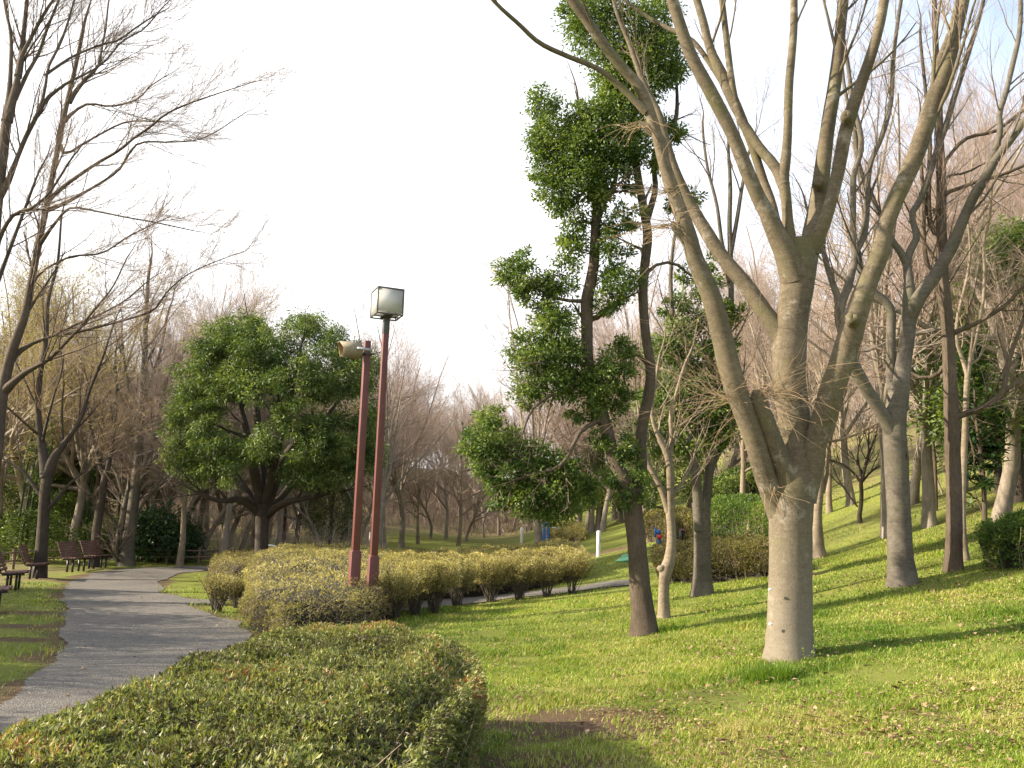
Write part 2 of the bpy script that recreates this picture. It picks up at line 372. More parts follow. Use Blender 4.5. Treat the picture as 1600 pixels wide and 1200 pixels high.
cx = (X[:-1,:-1]+X[1:,1:])/2; cy = (Y[:-1,:-1]+Y[1:,1:])/2
path_poly = np.vstack([[[-7.5,0.5],[-5.9,3.0]], gp((0,1112),(70,1053),(95,1004),(101,955),(98,922),(115,906),(157,894),(217,888),(290,885.5),(420,884.5),(430,887),(330,889),(272,898),(249,910),(252,926),(292,936),(345,938),(352,944),(290,946),(372,974),(388,992)), [[-2.05,6.4],[-2.05,0.5]]])
side_poly = gp((600,948),(700,937),(800,927),(930,914),(1010,906),(1012,912),(930,922),(800,936),(700,947),(600,958))
wx, wy = cx+0.10*wob(cx,cy,5,11), cy+0.14*wob(cx,cy,5,12)
onpath = inpoly(wx, wy, path_poly); onside = inpoly(wx, wy, side_poly)
# soil, litter and wood weights (real bare earth and leaf litter, by place)
soil = np.zeros(X.shape)
def soilblob(px, py, a, b, s=1.0):
    global soil
    g = G(px, py); d = ((X-g[0])/a)**2+((Y-g[1])/b)**2
    soil = np.maximum(soil, s*sg((1-d+0.35*wob(X,Y,3.5,21))*3))
for a in [(890,1135,1.2,0.75,.8),(840,1190,0.9,0.5,.8),(1010,1075,.8,.3,.45),(760,1100,.4,.5,.7),(70,960,1.0,0.35,.9),(55,980,1.1,0.30,.9),(20,1000,0.9,0.22,.8),(60,905,1.3,0.8,.7),(950,862,1.6,1.2,.7),(1100,1190,1.5,.4,.35),(180,890,3,1,.5),(1400,1190,0.6,0.2,.3)]: soilblob(*a)
d_path = np.where(inpoly(X, Y, path_poly), -1, 1)*dpoly(X, Y, path_poly)
soil = np.maximum(soil, 0.75*sg((0.35-d_path+0.2*wob(X,Y,4,31))*7)*(X < -3))
wood = np.maximum(sg((Y-50-0.3*X.clip(-60,60)-10*sg((X+12)/3)+3*wob(X,Y,0.3,5))/2.5), sg((-X-11.5-0.42*(Y-20)+0.8*wob(X,Y,0.7,6))/0.6)*sg((Y-8)/2))
wood = np.maximum(wood, 0.85*sg((X-11.5-0.02*Y+1.6*wob(X,Y,0.5,8))/1.6)*sg((Y-15)/2))
G_me = mesh('ground', np.stack([X,Y,Z],-1).reshape(-1,3), Fg.reshape(-1,4), None)
for nm, arr in (('soil', soil), ('wood', wood)):
    at = G_me.attributes.new(nm, 'FLOAT', 'POINT'); at.data.foreach_set('value', arr.astype(np.float32).ravel())
m, nt_, bs = new_mat('lawn_and_litter')
n1 = noise(nt_, 0.9, 6, 0.65); n2 = noise(nt_, 9, 6, 0.75); n3 = noise(nt_, 60, 8, 0.9)
gc = ramp(nt_, n1, [(0.30,(0.11,0.19,0.018)),(0.5,(0.19,0.275,0.028)),(0.72,(0.30,0.33,0.06))])
gc = mixc(nt_, ramp(nt_, n2, [(0.40,(0,0,0)),(0.72,(0.75,0.75,0.75))]), gc, (0.28,0.24,0.10))
gc = mixc(nt_, 0.5, gc, ramp(nt_, n3, [(0.35,(0.05,0.055,0.012)),(0.5,(0.16,0.16,0.04)),(0.68,(0.36,0.31,0.13))]))
so_ = ramp(nt_, n3, [(0.3,(0.07,0.045,0.03)),(0.55,(0.15,0.10,0.065)),(0.75,(0.28,0.21,0.14))])
wo_ = mixc(nt_, ramp(nt_, n1, [(0.42,(0,0,0)),(0.62,(1,1,1))]), ramp(nt_, n2, [(0.3,(0.16,0.105,0.065)),(0.7,(0.34,0.25,0.17))]), ramp(nt_, n2, [(0.3,(0.13,0.15,0.04)),(0.7,(0.27,0.24,0.11))]))
a1 = N(nt_, 'ShaderNodeAttribute', attribute_name='soil'); a2 = N(nt_, 'ShaderNodeAttribute', attribute_name='wood')
ms = N(nt_, 'ShaderNodeMath', operation='MULTIPLY_ADD'); nt_.links.new(n2, ms.inputs[0]); ms.inputs[1].default_value = 1.2; ms.inputs[2].default_value = -0.6
ad = N(nt_, 'ShaderNodeMath', operation='ADD', use_clamp=True); nt_.links.new(ms.outputs[0], ad.inputs[0]); nt_.links.new(a1.outputs['Fac'], ad.inputs[1])
fs = ramp(nt_, ad.outputs[0], [(0.28,(0,0,0)),(0.66,(1,1,1))])
c = mixc(nt_, fs, gc, so_); c = mixc(nt_, a2.outputs['Fac'], c, wo_)
nt_.links.new(c, bs.inputs['Base Color']); bs.inputs['Roughness'].default_value = 0.95; bs.inputs['Specular IOR Level'].default_value = 0.1
bump(nt_, bs, n3, 0.8, 0.04)
G_me.materials.append(m); ground = link('ground', G_me); ground['kind'] = 'structure'
m, nt_, bs = new_mat('gravel')
n1 = noise(nt_, 0.8, 5, 0.6); v = N(nt_, 'ShaderNodeTexVoronoi'); v.inputs['Scale'].default_value = 55
tc = N(nt_, 'ShaderNodeTexCoord'); nt_.links.new(tc.outputs['Object'], v.inputs['Vector'])
n3 = noise(nt_, 26, 6, 0.8)
c1 = ramp(nt_, n3, [(0.3,(0.065,0.058,0.05)),(0.5,(0.115,0.104,0.09)),(0.72,(0.22,0.20,0.175))])
bw = N(nt_, 'ShaderNodeRGBToBW'); nt_.links.new(v.outputs['Color'], bw.inputs[0])
c2 = ramp(nt_, bw.outputs[0], [(0.1,(0.05,0.045,0.038)),(0.6,(0.125,0.113,0.098)),(0.95,(0.36,0.33,0.28))])
c = mixc(nt_, 0.45, c1, c2); c = mixc(nt_, ramp(nt_, n1, [(0.45,(0,0,0)),(0.7,(0.5,0.5,0.5))]), c, (0.185,0.155,0.125))
nt_.links.new(c, bs.inputs['Base Color']); bs.inputs['Roughness'].default_value = 0.9
bump(nt_, bs, v.outputs['Distance'], 0.7, 0.02); M_gravel = m
def sheet(name, sel, lift, mat, kind='structure'):
    F = Fg[sel]; u, inv = np.unique(F, return_inverse=True)
    V = np.stack([X,Y,Z+lift],-1).reshape(-1,3)[u]
    o = link(name, mesh(name, V, inv.reshape(F.shape), mat)); o['kind'] = kind; return o
def fine_sheet(name, poly, dx, dy, lift, mat, kind='structure'):
    lo, hi = poly.min(0)-0.2, poly.max(0)+0.2
    gx, gy = np.meshgrid(np.arange(lo[0],hi[0],dx), np.arange(lo[1],hi[1],dy), indexing='ij')
    q, w_ = (gx[1:,1:]+gx[:-1,:-1])/2, (gy[1:,1:]+gy[:-1,:-1])/2
    ok = inpoly(q+0.05*wob(q,w_,2.2,11)+0.012*wob(q,w_,16,13), w_+0.10*wob(q,w_,2.5,12), poly)
    ix = np.arange(gx.size).reshape(gx.shape); F = np.stack([ix[:-1,:-1],ix[1:,:-1],ix[1:,1:],ix[:-1,1:]],-1)[ok]
    u, inv = np.unique(F, return_inverse=True)
    V = np.stack([gx,gy,Hz(gx,gy)+lift],-1).reshape(-1,3)[u]
    o = link(name, mesh(name, V, inv.reshape(F.shape), mat)); o['kind'] = kind; return o
fine_sheet('path', path_poly, 0.035, 0.06, 0.014, M_gravel); fine_sheet('side_path', side_poly, 0.06, 0.08, 0.020, M_gravel)
# ------------------------------------------------------------------ footprints of the hedges
azal_poly = np.array([[-2.2,1.2],[-2.2,3.5],[-2.16,5.4],[-2.12,6.9],[-1.85,7.8],[-1.25,8.15],[-0.6,7.8],[-0.2,6.7],[-0.10,5.7],[-0.16,5.0],[-0.30,4.3],[-0.33,2.8],[-0.3,1.2]])
block_poly = gp((374,984),(430,1003),(540,994),(622,967),(672,935),(655,914),(560,898),(420,900),(385,930))
print('block', block_poly.round(2).tolist())
# ------------------------------------------------------------------ grass, one mass
def grass():
    pts = []
    for (x0,x1,y0,y1,n) in [(-0.5,6,3.2,8,190000),(-1,9,8,13,150000),(-3,13,13,20,100000),(-14,-3,9,24,40000),(-4,16,20,32,40000)]:
        x = rng.uniform(x0,x1,n); y = rng.uniform(y0,y1,n)
        k = (np.abs(x) < y*0.62+0.6) & (~inpoly(x,y,path_poly) | ((dpoly(x,y,path_poly) < 0.10) & (rng.uniform(0,1,n) < 0.5))) & ~inpoly(x,y,azal_poly) & ~inpoly(x,y,side_poly)
        s = np.interp(0,[0],[0])
        for (px,py,a,b) in [(900,1130,1.15,0.75),(850,1185,0.8,0.5),(70,960,1.0,0.35),(55,980,1.1,0.3)]:
            g = G(px,py); k &= (((x-g[0])/a)**2+((y-g[1])/b)**2 > 0.8+0.3*wob(x,y,6,49)-1.1*(rng.uniform(0,1,n)<0.3))
        k &= (wob(x,y,2.6,41)+0.5*wob(x,y,8,45)+rng.uniform(-1.5,0.9,n) > -1.0)
        pts.append(np.stack([x[k],y[k]],-1))
    p = np.concatenate(pts); n = len(p); x, y = p.T
    far = np.clip((y-4)/16, 0, 1)
    hgt = (0.014+0.026*rng.uniform(0,1,n)**1.6+0.034*np.clip(wob(x,y,1.9,42)-0.1,0,1)+0.02*np.clip(wob(x,y,7,47),0,1))*(1+0.15*far)
    wd = 0.0019+0.0045*far+0.001*rng.uniform(0,1,n)
    a = rng.uniform(0,6.28,n); lean = rng.uniform(0.2,1.6,n)[:,None]*hgt[:,None]
    dirv = np.stack([np.cos(a),np.sin(a),np.zeros(n)],-1); s = np.stack([-np.sin(a),np.cos(a),np.zeros(n)],-1)*wd[:,None]
    b = np.stack([x,y,Hz(x,y)-0.004],-1); up = np.stack([0*x,0*x,hgt],-1)
    V = np.stack([b-s,b+s,b+up*0.62+dirv*lean*0.35+s*0.8,b+up*0.62+dirv*lean*0.35-s*0.8,b+up+dirv*lean],1)
    i = np.arange(n)[:,None]*5
    rn = np.clip(0.42+0.20*wob(x,y,1.1,43)+0.14*wob(x,y,4.5,44)+0.20*rng.normal(0,1,n)+np.where(rng.uniform(0,1,n)<0.16+0.12*wob(x,y,1.4,48),0.55,0),0,1)
    me = mesh('grass', V.reshape(-1,3), [i+np.array([[0,1,2,3]]), i+np.array([[3,2,4]])], M_grass, True, np.repeat(rn,5))
    o = link('grass', me); o['kind'] = 'stuff'
    tag(o, 'short bright green grass of the sunny lawn', 'grass')
grass()
def tuft(px, py, nb, r, hh, name, label, lean=0.7):
    g = G(px,py); n = nb; rr = r*np.sqrt(rng.uniform(0,1,n)); a = rng.uniform(0,6.28,n)
    x = g[0]+rr*np.cos(a); y = g[1]+rr*np.sin(a)*0.8
    hgt = hh*rng.uniform(0.5,1.1,n)*(1-0.5*rr/r); a2 = a+rng.normal(0,0.8,n)
    dv = np.stack([np.cos(a2),np.sin(a2),0*a],-1); s = np.stack([-np.sin(a2),np.cos(a2),0*a],-1)*0.0035
    b = np.stack([x,y,Hz(x,y)-0.004],-1); up = np.stack([0*x,0*x,hgt],-1); ln = (hgt*rng.uniform(0.2,lean,n))[:,None]
    V = np.stack([b-s,b+s,b+up*0.62+dv*ln*0.35+s*0.8,b+up*0.62+dv*ln*0.35-s*0.8,b+up+dv*ln],1)
    i = np.arange(n)[:,None]*5; V = V.reshape(-1,3)-g
    me = mesh(name, V, [i+np.array([[0,1,2,3]]), i+np.array([[3,2,4]])], M_grass, True, np.repeat(rng.uniform(0,0.45,n),5))
    o = link(name, me); o.location = tuple(g); tag(o, label, 'grass tuft')
tuft(1205,1062,900,0.26,0.20,'grass_tuft','dark green tuft of long grass at the foot of the thick trunk')
tuft(1045,985,300,0.20,0.15,'grass_tuft','small tuft of grass between the two nearest slim trunks')
tuft(1108,918,300,0.30,0.13,'grass_tuft','low grass tuft at the foot of the twin grey trunk')
def sapling_weed():
    g = G(1258,1050); mb = MB(); st = []
    B = 12; base = g+np.stack([rng.normal(0,0.06,B)+np.linspace(0,.25,B),rng.normal(0,0.04,B),np.zeros(B)],-1)
    top = base+np.stack([rng.normal(0,0.05,B),rng.normal(0,0.04,B),rng.uniform(0.1,0.24,B)],-1)
    Pt = np.stack([base+(top-base)*t for t in np.linspace(0,1,5)],1); mb.add(*tubes(Pt, np.full((B,5),0.0018), 3))
    r = thing('weed', 'small leafy weed with pale round leaves right of the thick trunk foot', 'plant', g)
    mb.obj('stem', M_lime, r, g)
    c = (Pt.reshape(-1,3)[:,None]+rng.normal(0,0.012,(B*5,5,3))).reshape(-1,3); c = c[c[:,2] > g[2]+0.03]
    m2 = MB(); V, F = leaves(c, 0.022, 0.7); m2.add(V, F, np.repeat(rng.uniform(0.6,1,len(c)),4)); m2.obj('leaf', M_lime, r, g, rnd=True)
sapling_weed()
def litter():
    n = 38000; y = rng.uniform(0,1,n)**1.3*17+3.4; x = rng.uniform(-0.25,1,n)*(y*0.62)+0.2
    k = (wob(x,y,0.9,51)*0.8+0.8*wob(x,y,3.5,52)+(x-2.0)*0.22-np.abs(y-6.5)*0.10+rng.uniform(-0.7,0.7,n) > 0.36-0.38*(y < 8)*(x > 1.2)+0.1*(x < 1.2)) & ~inpoly(x,y,azal_poly)
    near = rng.uniform(0,1,n) < 0.10; k |= near & ~inpoly(x,y,azal_poly)
    x, y = x[k], y[k]; c = np.stack([x,y,Hz(x,y)+rng.uniform(0.015,0.055,len(x))],-1)
    # extra heap under the right end of the azalea
    q = 500; e = np.stack([rng.normal(0.0,0.35,q),rng.normal(4.5,0.4,q)],-1); e = e[~inpoly(e[:,0],e[:,1],azal_poly)]
    c = np.vstack([c, np.stack([e[:,0],e[:,1],Hz(e[:,0],e[:,1])+0.012],-1)])
    e = np.stack([rng.uniform(-9,-1.8,700), rng.uniform(5,22,700)],-1); e = e[inpoly(e[:,0],e[:,1],path_poly)]
    c = np.vstack([c, np.stack([e[:,0],e[:,1],Hz(e[:,0],e[:,1])+0.02],-1)])
    V, F = leaves(c, 0.026+0.045*rng.uniform(0,1,len(c))**2, 0.5, flat=0.7, up=1.6); V = V.reshape(-1,4,3)
    V[...,2] = c[:,None,2]+(V[...,2]-c[:,None,2])*0.5; V = V.reshape(-1,3)
    rn = rng.uniform(0,1,len(c))
    me = mesh('fallen_leaves', V, F, M_litter, False, np.repeat(rn,4)); o = link('fallen_leaves', me); o['kind'] = 'stuff'
    tag(o, 'dry brown fallen leaves scattered over the grass', 'fallen leaves')
litter()
# ------------------------------------------------------------------ hedges
def hedge(name, label, cat_, poly, ztop, nlf, size, mat, whorl=5, edge=0.2, bottom=0.1, group=None, twigs=600, side=0.35, asp=0.38, core=True, shell=0.05, amp=0.03, rfun=None, vert=0.6, sidestems=0, jit=0.25, twm=None):
    poly = np.asarray(poly); c0 = poly.mean(0); base = np.array([c0[0],c0[1],float(H(*c0))])
    r = thing(name, label, cat_, base, group)
    lo, hi = poly.min(0), poly.max(0)
    def top(x, y):
        d = np.where(inpoly(x,y,poly), dpoly(x,y,poly), 0)
        return ztop(x,y)*(0.60+0.40*np.clip(d/edge,0,1)**0.55)+amp*wob(x,y,5,61)
    n1 = int(nlf*(1-side)/whorl); p = rng.uniform(lo,hi,(n1*3,2)); p = p[inpoly(p[:,0],p[:,1],poly)][:n1]
    z = top(p[:,0],p[:,1])-rng.exponential(shell,len(p)); nv = np.tile([0,0,1.0],(len(p),1))
    A = np.column_stack([p,z])
    n2 = int(nlf*side/whorl); nxt = np.roll(poly,-1,0); L = np.linalg.norm(nxt-poly,axis=1)
    e = rng.choice(len(poly), n2, p=L/L.sum()); t = rng.uniform(0,1,(n2,1)); q = poly[e]+(nxt[e]-poly[e])*t
    ar = np.sign(np.sum(poly[:,0]*nxt[:,1]-nxt[:,0]*poly[:,1])); tv = (nxt[e]-poly[e])/L[e][:,None]
    ou = np.stack([tv[:,1],-tv[:,0]],-1)*ar
    zt = ztop(q[:,0],q[:,1])*0.9; z2 = bottom+(zt-bottom)*rng.uniform(0,1,n2)**0.8
    q = q-ou*(rng.exponential(shell,n2)+0.10*(1-np.sin(np.clip(z2/zt,0,1)*2.6)))[:,None]+ou*(amp*1.5*wob(q[:,0]*3,z2*6,1.2,62))[:,None]
    Bp = np.column_stack([q,z2]); nv2 = np.column_stack([ou, np.full(n2,0.5)])
    cpt = np.vstack([A,Bp]); nv = np.vstack([nv,nv2]); cpt[:,2] += H(cpt[:,0],cpt[:,1])
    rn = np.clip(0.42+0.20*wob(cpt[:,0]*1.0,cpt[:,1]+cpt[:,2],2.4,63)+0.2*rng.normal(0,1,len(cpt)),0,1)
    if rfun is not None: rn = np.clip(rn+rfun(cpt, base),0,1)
    cpt = cpt+nv*rng.normal(0,size*0.35,(len(cpt),1)); cc = np.repeat(cpt, whorl, 0)+rng.normal(0,size*jit,(len(cpt)*whorl,3))
    V, F = leaves(cc, size, asp, outc=np.repeat(nv,whorl,0)*vert, spread=0.75)
    mb = MB(); mb.add(V, F, np.repeat(np.clip(np.repeat(rn,whorl)+rng.normal(0,0.12,len(cc)),0,1),4)); mb.obj('foliage', mat, r, base, rnd=True)
    # woody shoots through the surface and stems at the foot
    B = twigs; s = rng.integers(0,len(cpt),B); b = cpt[s]-nv[s]*0.16; d = nrm(nv[s]+rng.normal(0,0.6,(B,3)))
    Pt = np.stack([b+d*(0.24*rng.uniform(0.5,1.1,(B,1)))*t+rng.normal(0,0.006,(B,3)) for t in np.linspace(0,1,4)],1)
    mb = MB(); mb.add(*tubes(Pt, np.full((B,1),0.0028)*np.linspace(1,0.5,4), 3))
    ns = int(L.sum()/0.11)+sidestems; e = rng.choice(len(poly), ns, p=L/L.sum()); q = poly[e]+(nxt[e]-poly[e])*rng.uniform(0,1,(ns,1)); q = q+(c0-q)*0.14
    tv = (nxt[e]-poly[e])/L[e][:,None]; ou = np.stack([tv[:,1],-tv[:,0]],-1)*ar
    b = np.column_stack([q-ou*0.06,H(q[:,0],q[:,1])-0.02]); hh = ztop(q[:,0],q[:,1])*0.8
    tp = b+np.column_stack([ou*0.13+rng.normal(0,0.06,(ns,2)),hh]); Pt = np.stack([b+(tp-b)*t+rng.normal(0,0.008,(ns,3)) for t in np.linspace(0,1,5)],1)
    mb.add(*tubes(Pt, np.full((ns,1),0.008)*np.linspace(1,0.4,5), 4)); mb.obj('twigs', twm or M_twig, r, base)
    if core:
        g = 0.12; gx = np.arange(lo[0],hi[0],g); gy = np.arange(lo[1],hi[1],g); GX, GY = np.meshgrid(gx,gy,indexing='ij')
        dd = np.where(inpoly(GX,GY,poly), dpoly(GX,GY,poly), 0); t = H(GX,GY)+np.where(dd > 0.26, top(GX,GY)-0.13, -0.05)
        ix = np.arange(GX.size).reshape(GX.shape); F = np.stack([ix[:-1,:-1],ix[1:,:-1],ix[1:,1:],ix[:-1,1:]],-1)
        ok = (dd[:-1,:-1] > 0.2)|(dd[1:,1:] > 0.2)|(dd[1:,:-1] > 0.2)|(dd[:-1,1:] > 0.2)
        mb = MB(); mb.add(np.stack([GX,GY,t],-1).reshape(-1,3), F[ok]); mb.obj('dark_fill', M_core, r, base)  # solid filler sheet below the leaves, coloured dark for the hedge's shaded inside
    return r
hedge('azalea_hedge','big clipped azalea hedge in front with small green and rusty leaves','hedge',azal_poly,
      lambda x,y: 0.87+0*x, 480000, 0.027, M_azal, whorl=7, edge=0.36, bottom=0.16, twigs=3000, side=0.33, shell=0.035, amp=0.03, vert=0.85, asp=0.30, jit=0.12, rfun=lambda c,b: -0.04+0.20*wob(c[:,0],c[:,1],1.6,77)+0.15*wob(c[:,0],c[:,1],6,78))
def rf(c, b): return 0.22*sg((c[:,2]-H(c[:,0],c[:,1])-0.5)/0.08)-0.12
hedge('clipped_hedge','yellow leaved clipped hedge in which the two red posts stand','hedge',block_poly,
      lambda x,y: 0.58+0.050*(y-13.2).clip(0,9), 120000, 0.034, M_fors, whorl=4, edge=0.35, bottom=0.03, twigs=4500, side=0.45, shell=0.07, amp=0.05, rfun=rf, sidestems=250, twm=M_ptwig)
def bush_proto(h, r, mat, nleaf, lsize, label, seed, stems=34, group=None, loc=(0,0,0), dark=0.0, stemmat=None):
    rt = thing('shrub', label, 'shrub', loc, group); mb = MB()
    a = rng.uniform(0,6.28,stems); rr = rng.uniform(0.02,0.09,stems); b = np.stack([rr*np.cos(a),rr*np.sin(a),np.full(stems,-0.03)],-1)
    ro = r*rng.uniform(0.25,0.95,stems); tp = np.stack([ro*np.cos(a),ro*np.sin(a),h*rng.uniform(0.72,0.95,stems)],-1)
    ts = np.linspace(0,1,6); Pt = np.stack([np.stack([b[:,0]+(tp[:,0]-b[:,0])*t**1.1, b[:,1]+(tp[:,1]-b[:,1])*t**1.1, b[:,2]+(tp[:,2]-b[:,2])*t**0.9],-1)+rng.normal(0,0.012,(stems,3)) for t in ts],1)
    R = np.full((stems,1),0.009)*np.linspace(1,0.45,6); mb.add(*tubes(Pt,R,4))
    p2, r2 = spawn(Pt,R,9,0.3,0.98,0.6,0.30*h,up=0.4,n=4,rmin=0.003); mb.add(*tubes(p2,r2,3))
    p3, r3 = spawn(p2,r2,4,0.2,1,0.6,0.14*h,up=0.3,n=3,rmin=0.0022); mb.add(*tubes(p3,r3,3)); mb.obj('stems', stemmat or M_grey, rt)
    c = p3[rng.integers(0,len(p3),nleaf), rng.integers(0,3,nleaf)]+rng.normal(0,0.03,(nleaf,3))
    c[:,2] = np.minimum(c[:,2], h+0.03*rng.normal(0,1,nleaf)); c = c[(c[:,2] > h*0.42)|(rng.uniform(0,1,nleaf) < 0.12)]; nleaf = len(c)
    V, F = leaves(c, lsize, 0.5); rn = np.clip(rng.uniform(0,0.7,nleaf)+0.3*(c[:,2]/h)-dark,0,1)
    m2 = MB(); m2.add(V,F,np.repeat(rn,4)); m2.obj('foliage', mat, rt, rnd=True)
    return rt
row = [(616,968),(648,960),(678,957),(714,948),(766,941),(811,938),(854,934),(893,928)]
rowlab = ['shrub at the near left end of the row, beside the yellow hedge','second shrub of the row counted from the near left end','shrub with splayed bare stems, third from the left end of the row','fourth shrub of the row, narrow at its foot','fifth shrub of the row with a wide dark foot','sixth shrub of the row, thick dark stems in its middle','seventh shrub of the row, next to the last one','last shrub at the right end of the row, beside the lawn']
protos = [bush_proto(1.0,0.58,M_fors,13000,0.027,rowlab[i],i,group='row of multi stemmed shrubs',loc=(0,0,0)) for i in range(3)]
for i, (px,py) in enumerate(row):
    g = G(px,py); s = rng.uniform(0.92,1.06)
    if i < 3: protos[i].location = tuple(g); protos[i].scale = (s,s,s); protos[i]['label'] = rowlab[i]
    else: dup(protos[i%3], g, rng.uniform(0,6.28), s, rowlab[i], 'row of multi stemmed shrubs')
def shrub_at(px, py, label, s=1.0, k=0, group=None):
    return dup(protos[k], G(px,py), rng.uniform(0,6.28), s, label, group)
o = bush_proto(0.72,0.44,M_fors,7000,0.026,'small brownish shrub beside the gravel path',9,dark=0.15); o.location = tuple(G(340,957))
o = dup(o, G(372,950), 1.0, (1.0,1.0,0.9), 'small brownish shrub touching the yellow hedge')
a, b = G(640,958), G(893,928); dv = (b-a)[:2]/np.linalg.norm((b-a)[:2]); pv = np.array([-dv[1],dv[0]])
mass = np.array([a[:2]+pv*2.3-dv*0.2, b[:2]+pv*2.4, [2.0,24.0], [2.2,29.0], [0.6,31.0], [-2.0,30.0], [-3.85,26.0], [-3.35,21.0]])
hedge('clipped_hedge','broad flat pale yellow hedge behind the row of shrubs','hedge',mass, lambda x,y: 0.95+0*x, 150000, 0.05, M_fors, whorl=4, edge=0.5, twigs=7000, shell=0.07, amp=0.06, side=0.25, rfun=lambda c,b: 0.05+0*c[:,0], twm=M_ptwig)
hedge('clipped_hedge','low bright yellow hedge on the far side of the lawn right of the blue pole','hedge',gp((856,849),(912,848),(912,838),(850,835)), lambda x,y: 0.8+0*x, 24000, 0.07, M_fors, whorl=4, edge=0.4, twigs=1500, shell=0.06, side=0.4, rfun=lambda c,b: 0.25+0*c[:,0])
hedge('clipped_hedge','olive brown hedge behind the small shrubs by the grass wedge','hedge',gp((322,930),(352,944),(385,940),(430,912),(425,898),(330,899)), lambda x,y: 0.80+0*x, 30000, 0.035, M_fors, whorl=4, edge=0.35, bottom=0.05, twigs=2500, shell=0.07, side=0.4, rfun=lambda c,b: -0.2+0*c[:,0])
# dark box hedge right of the middle and its neighbours
hedge('box_hedge','dark brown green box hedge between the twin grey trunk and the thick trunk','hedge',gp((1022,912),(1090,914),(1215,902),(1222,893),(1150,888),(1020,892)), lambda x,y: 0.62+0.16*sg((x-3.0)/0.5), 70000, 0.04, M_olive, whorl=4, edge=0.4, bottom=0.08, twigs=2500, side=0.5, shell=0.05, amp=0.04)
hedge('box_hedge','bright green rounded hedge behind the two stone slabs','hedge',gp((1092,850),(1205,850),(1208,835),(1150,830),(1092,834)), lambda x,y: 1.25+0*x, 36000, 0.07, M_lime, whorl=4, edge=0.6, twigs=400, side=0.5, shell=0.06)
hedge('box_hedge','low dark hedge left behind the brown seat','hedge',gp((1004,849),(1086,852),(1090,838),(1005,837)), lambda x,y: 1.05+0*x, 24000, 0.07, M_olive, whorl=4, edge=0.5, twigs=300, side=0.5, shell=0.06)
g = G(1165,798); hedge('round_bush','dark rounded bush on the slope behind the hedges','bush',np.array([[g[0]+1.9*math.cos(t),g[1]+1.3*math.sin(t)] for t in np.linspace(0,6.28,13)[:-1]]), lambda x,y: 1.7+0*x, 20000, 0.10, M_ever, whorl=4, edge=1.2, bottom=0.2, twigs=200, side=0.5)
g = G(1600,884); hedge('round_bush','bright leafy bush cut by the right edge of the photo','bush',np.array([[g[0]+0.62*math.cos(t),g[1]+0.5*math.sin(t)] for t in np.linspace(0,6.28,13)[:-1]]), lambda x,y: 0.85+0*x, 14000, 0.05, M_lime, whorl=4, edge=0.5, bottom=0.05, twigs=200, side=0.5)
# ------------------------------------------------------------------ lamps, benches, posts
def square_tube(mb, z0, z1, w0, w1, c=(0,0)):
    V = [[c[0]+sx*w/2, c[1]+sy*w/2, z] for z, w in ((z0,w0),(z1,w1)) for sx, sy in ((-1,-1),(1,-1),(1,1),(-1,1))]
    b = 0; mb.add(V, [[0,1,5,4],[1,2,6,5],[2,3,7,6],[3,0,4,7],[0,3,2,1],[4,5,6,7]])
def bevel(o, w=0.006):
    md = o.modifiers.new('bevel','BEVEL'); md.width = w; md.segments = 2; md.limit_method = 'ANGLE'
def lamp_base(px, py, d):
    q = P(px, py, d); return np.array([q[0], q[1], float(H(q[0], q[1]))])
def zat(base, px, py):
    """world height of the pixel row above a base point"""
    r = ray(px, py); return CAM[2]+r[2]*(base[1]/r[1])
LD = 17.0
b1 = lamp_base(582, 905, LD); A1 = math.radians(23)
top = zat(b1, 606, 497)-b1[2]; kz = zat(b1,583,868)-b1[2]
L1 = thing('street_lamp','tall red brown post topped by a square white lantern','street lamp',b1,None,A1)
mb = MB(); square_tube(mb,-0.1,kz-0.03,0.185,0.178); o = mb.obj('post_foot',M_red,L1,smooth=False); bevel(o)
mb = MB(); square_tube(mb,kz-0.03,kz+0.01,0.178,0.125); square_tube(mb,kz+0.01,top-0.10,0.125,0.112); o = mb.obj('post',M_red,L1,smooth=False); bevel(o)
mb = MB(); square_tube(mb,top-0.32,top+0.02,0.118,0.118); mb.box((0,0,top+0.02),(0.2,0.2,0.02)); o = mb.obj('collar',M_steel,L1,smooth=False); bevel(o,0.004)
S = 0.505; zb = top+0.03
mb = MB(); t = 0.024
for zz in (zb, zb+S):
    for s in (-1,1):
        mb.box((0,s*(S/2),zz),(S+t,t,t)); mb.box((s*(S/2),0,zz+0.003*s*0),(t,S-t-0.004,t))
for sx in (-1,1):
    for sy in (-1,1): mb.box((sx*S/2,sy*S/2,zb+S/2),(t,t,S-t-0.004))
mb.box((0,0,zb-0.002),(0.16,S-t-0.006,0.02)); mb.box((0.17,0,zb),(0.14,0.03,0.015)); mb.box((-0.17,0,zb),(0.14,0.03,0.015))
o = mb.obj('lantern_frame',M_steel,L1,smooth=False); bevel(o,0.003)
q = S-t-0.004
mb = MB(); mb.box((0,0,zb+S+0.008),(S+0.02,S+0.02,0.014)); o = mb.obj('lantern_roof',M_steel,L1,smooth=False)
for i, (dx,dy) in enumerate(((0,-1),(1,0),(0,1),(-1,0))):
    mb = MB(); mb.box((dx*(S/2-0.003),dy*(S/2-0.003),zb+S/2+0.012),(q if dx==0 else 0.006, q if dy==0 else 0.006, q-0.03)); mb.obj('panel',M_panel,L1,smooth=False)
mb = MB(); Pt = np.array([[0,0,zb+0.02],[0,0,zb+0.2],[0,0,zb+0.30]]); mb.add(*tubes(Pt,np.array([0.03,0.05,0.03]),10)); mb.obj('bulb',M_white,L1)
b2 = lamp_base(553, 905, LD-0.25); A2 = math.radians(25)
top2 = zat(b2,578,533)-b2[2]; kz2 = zat(b2,555,860)-b2[2]
L2 = thing('floodlight_post','shorter red brown post carrying a hooded beige floodlight','lamp post',b2,None,A2)
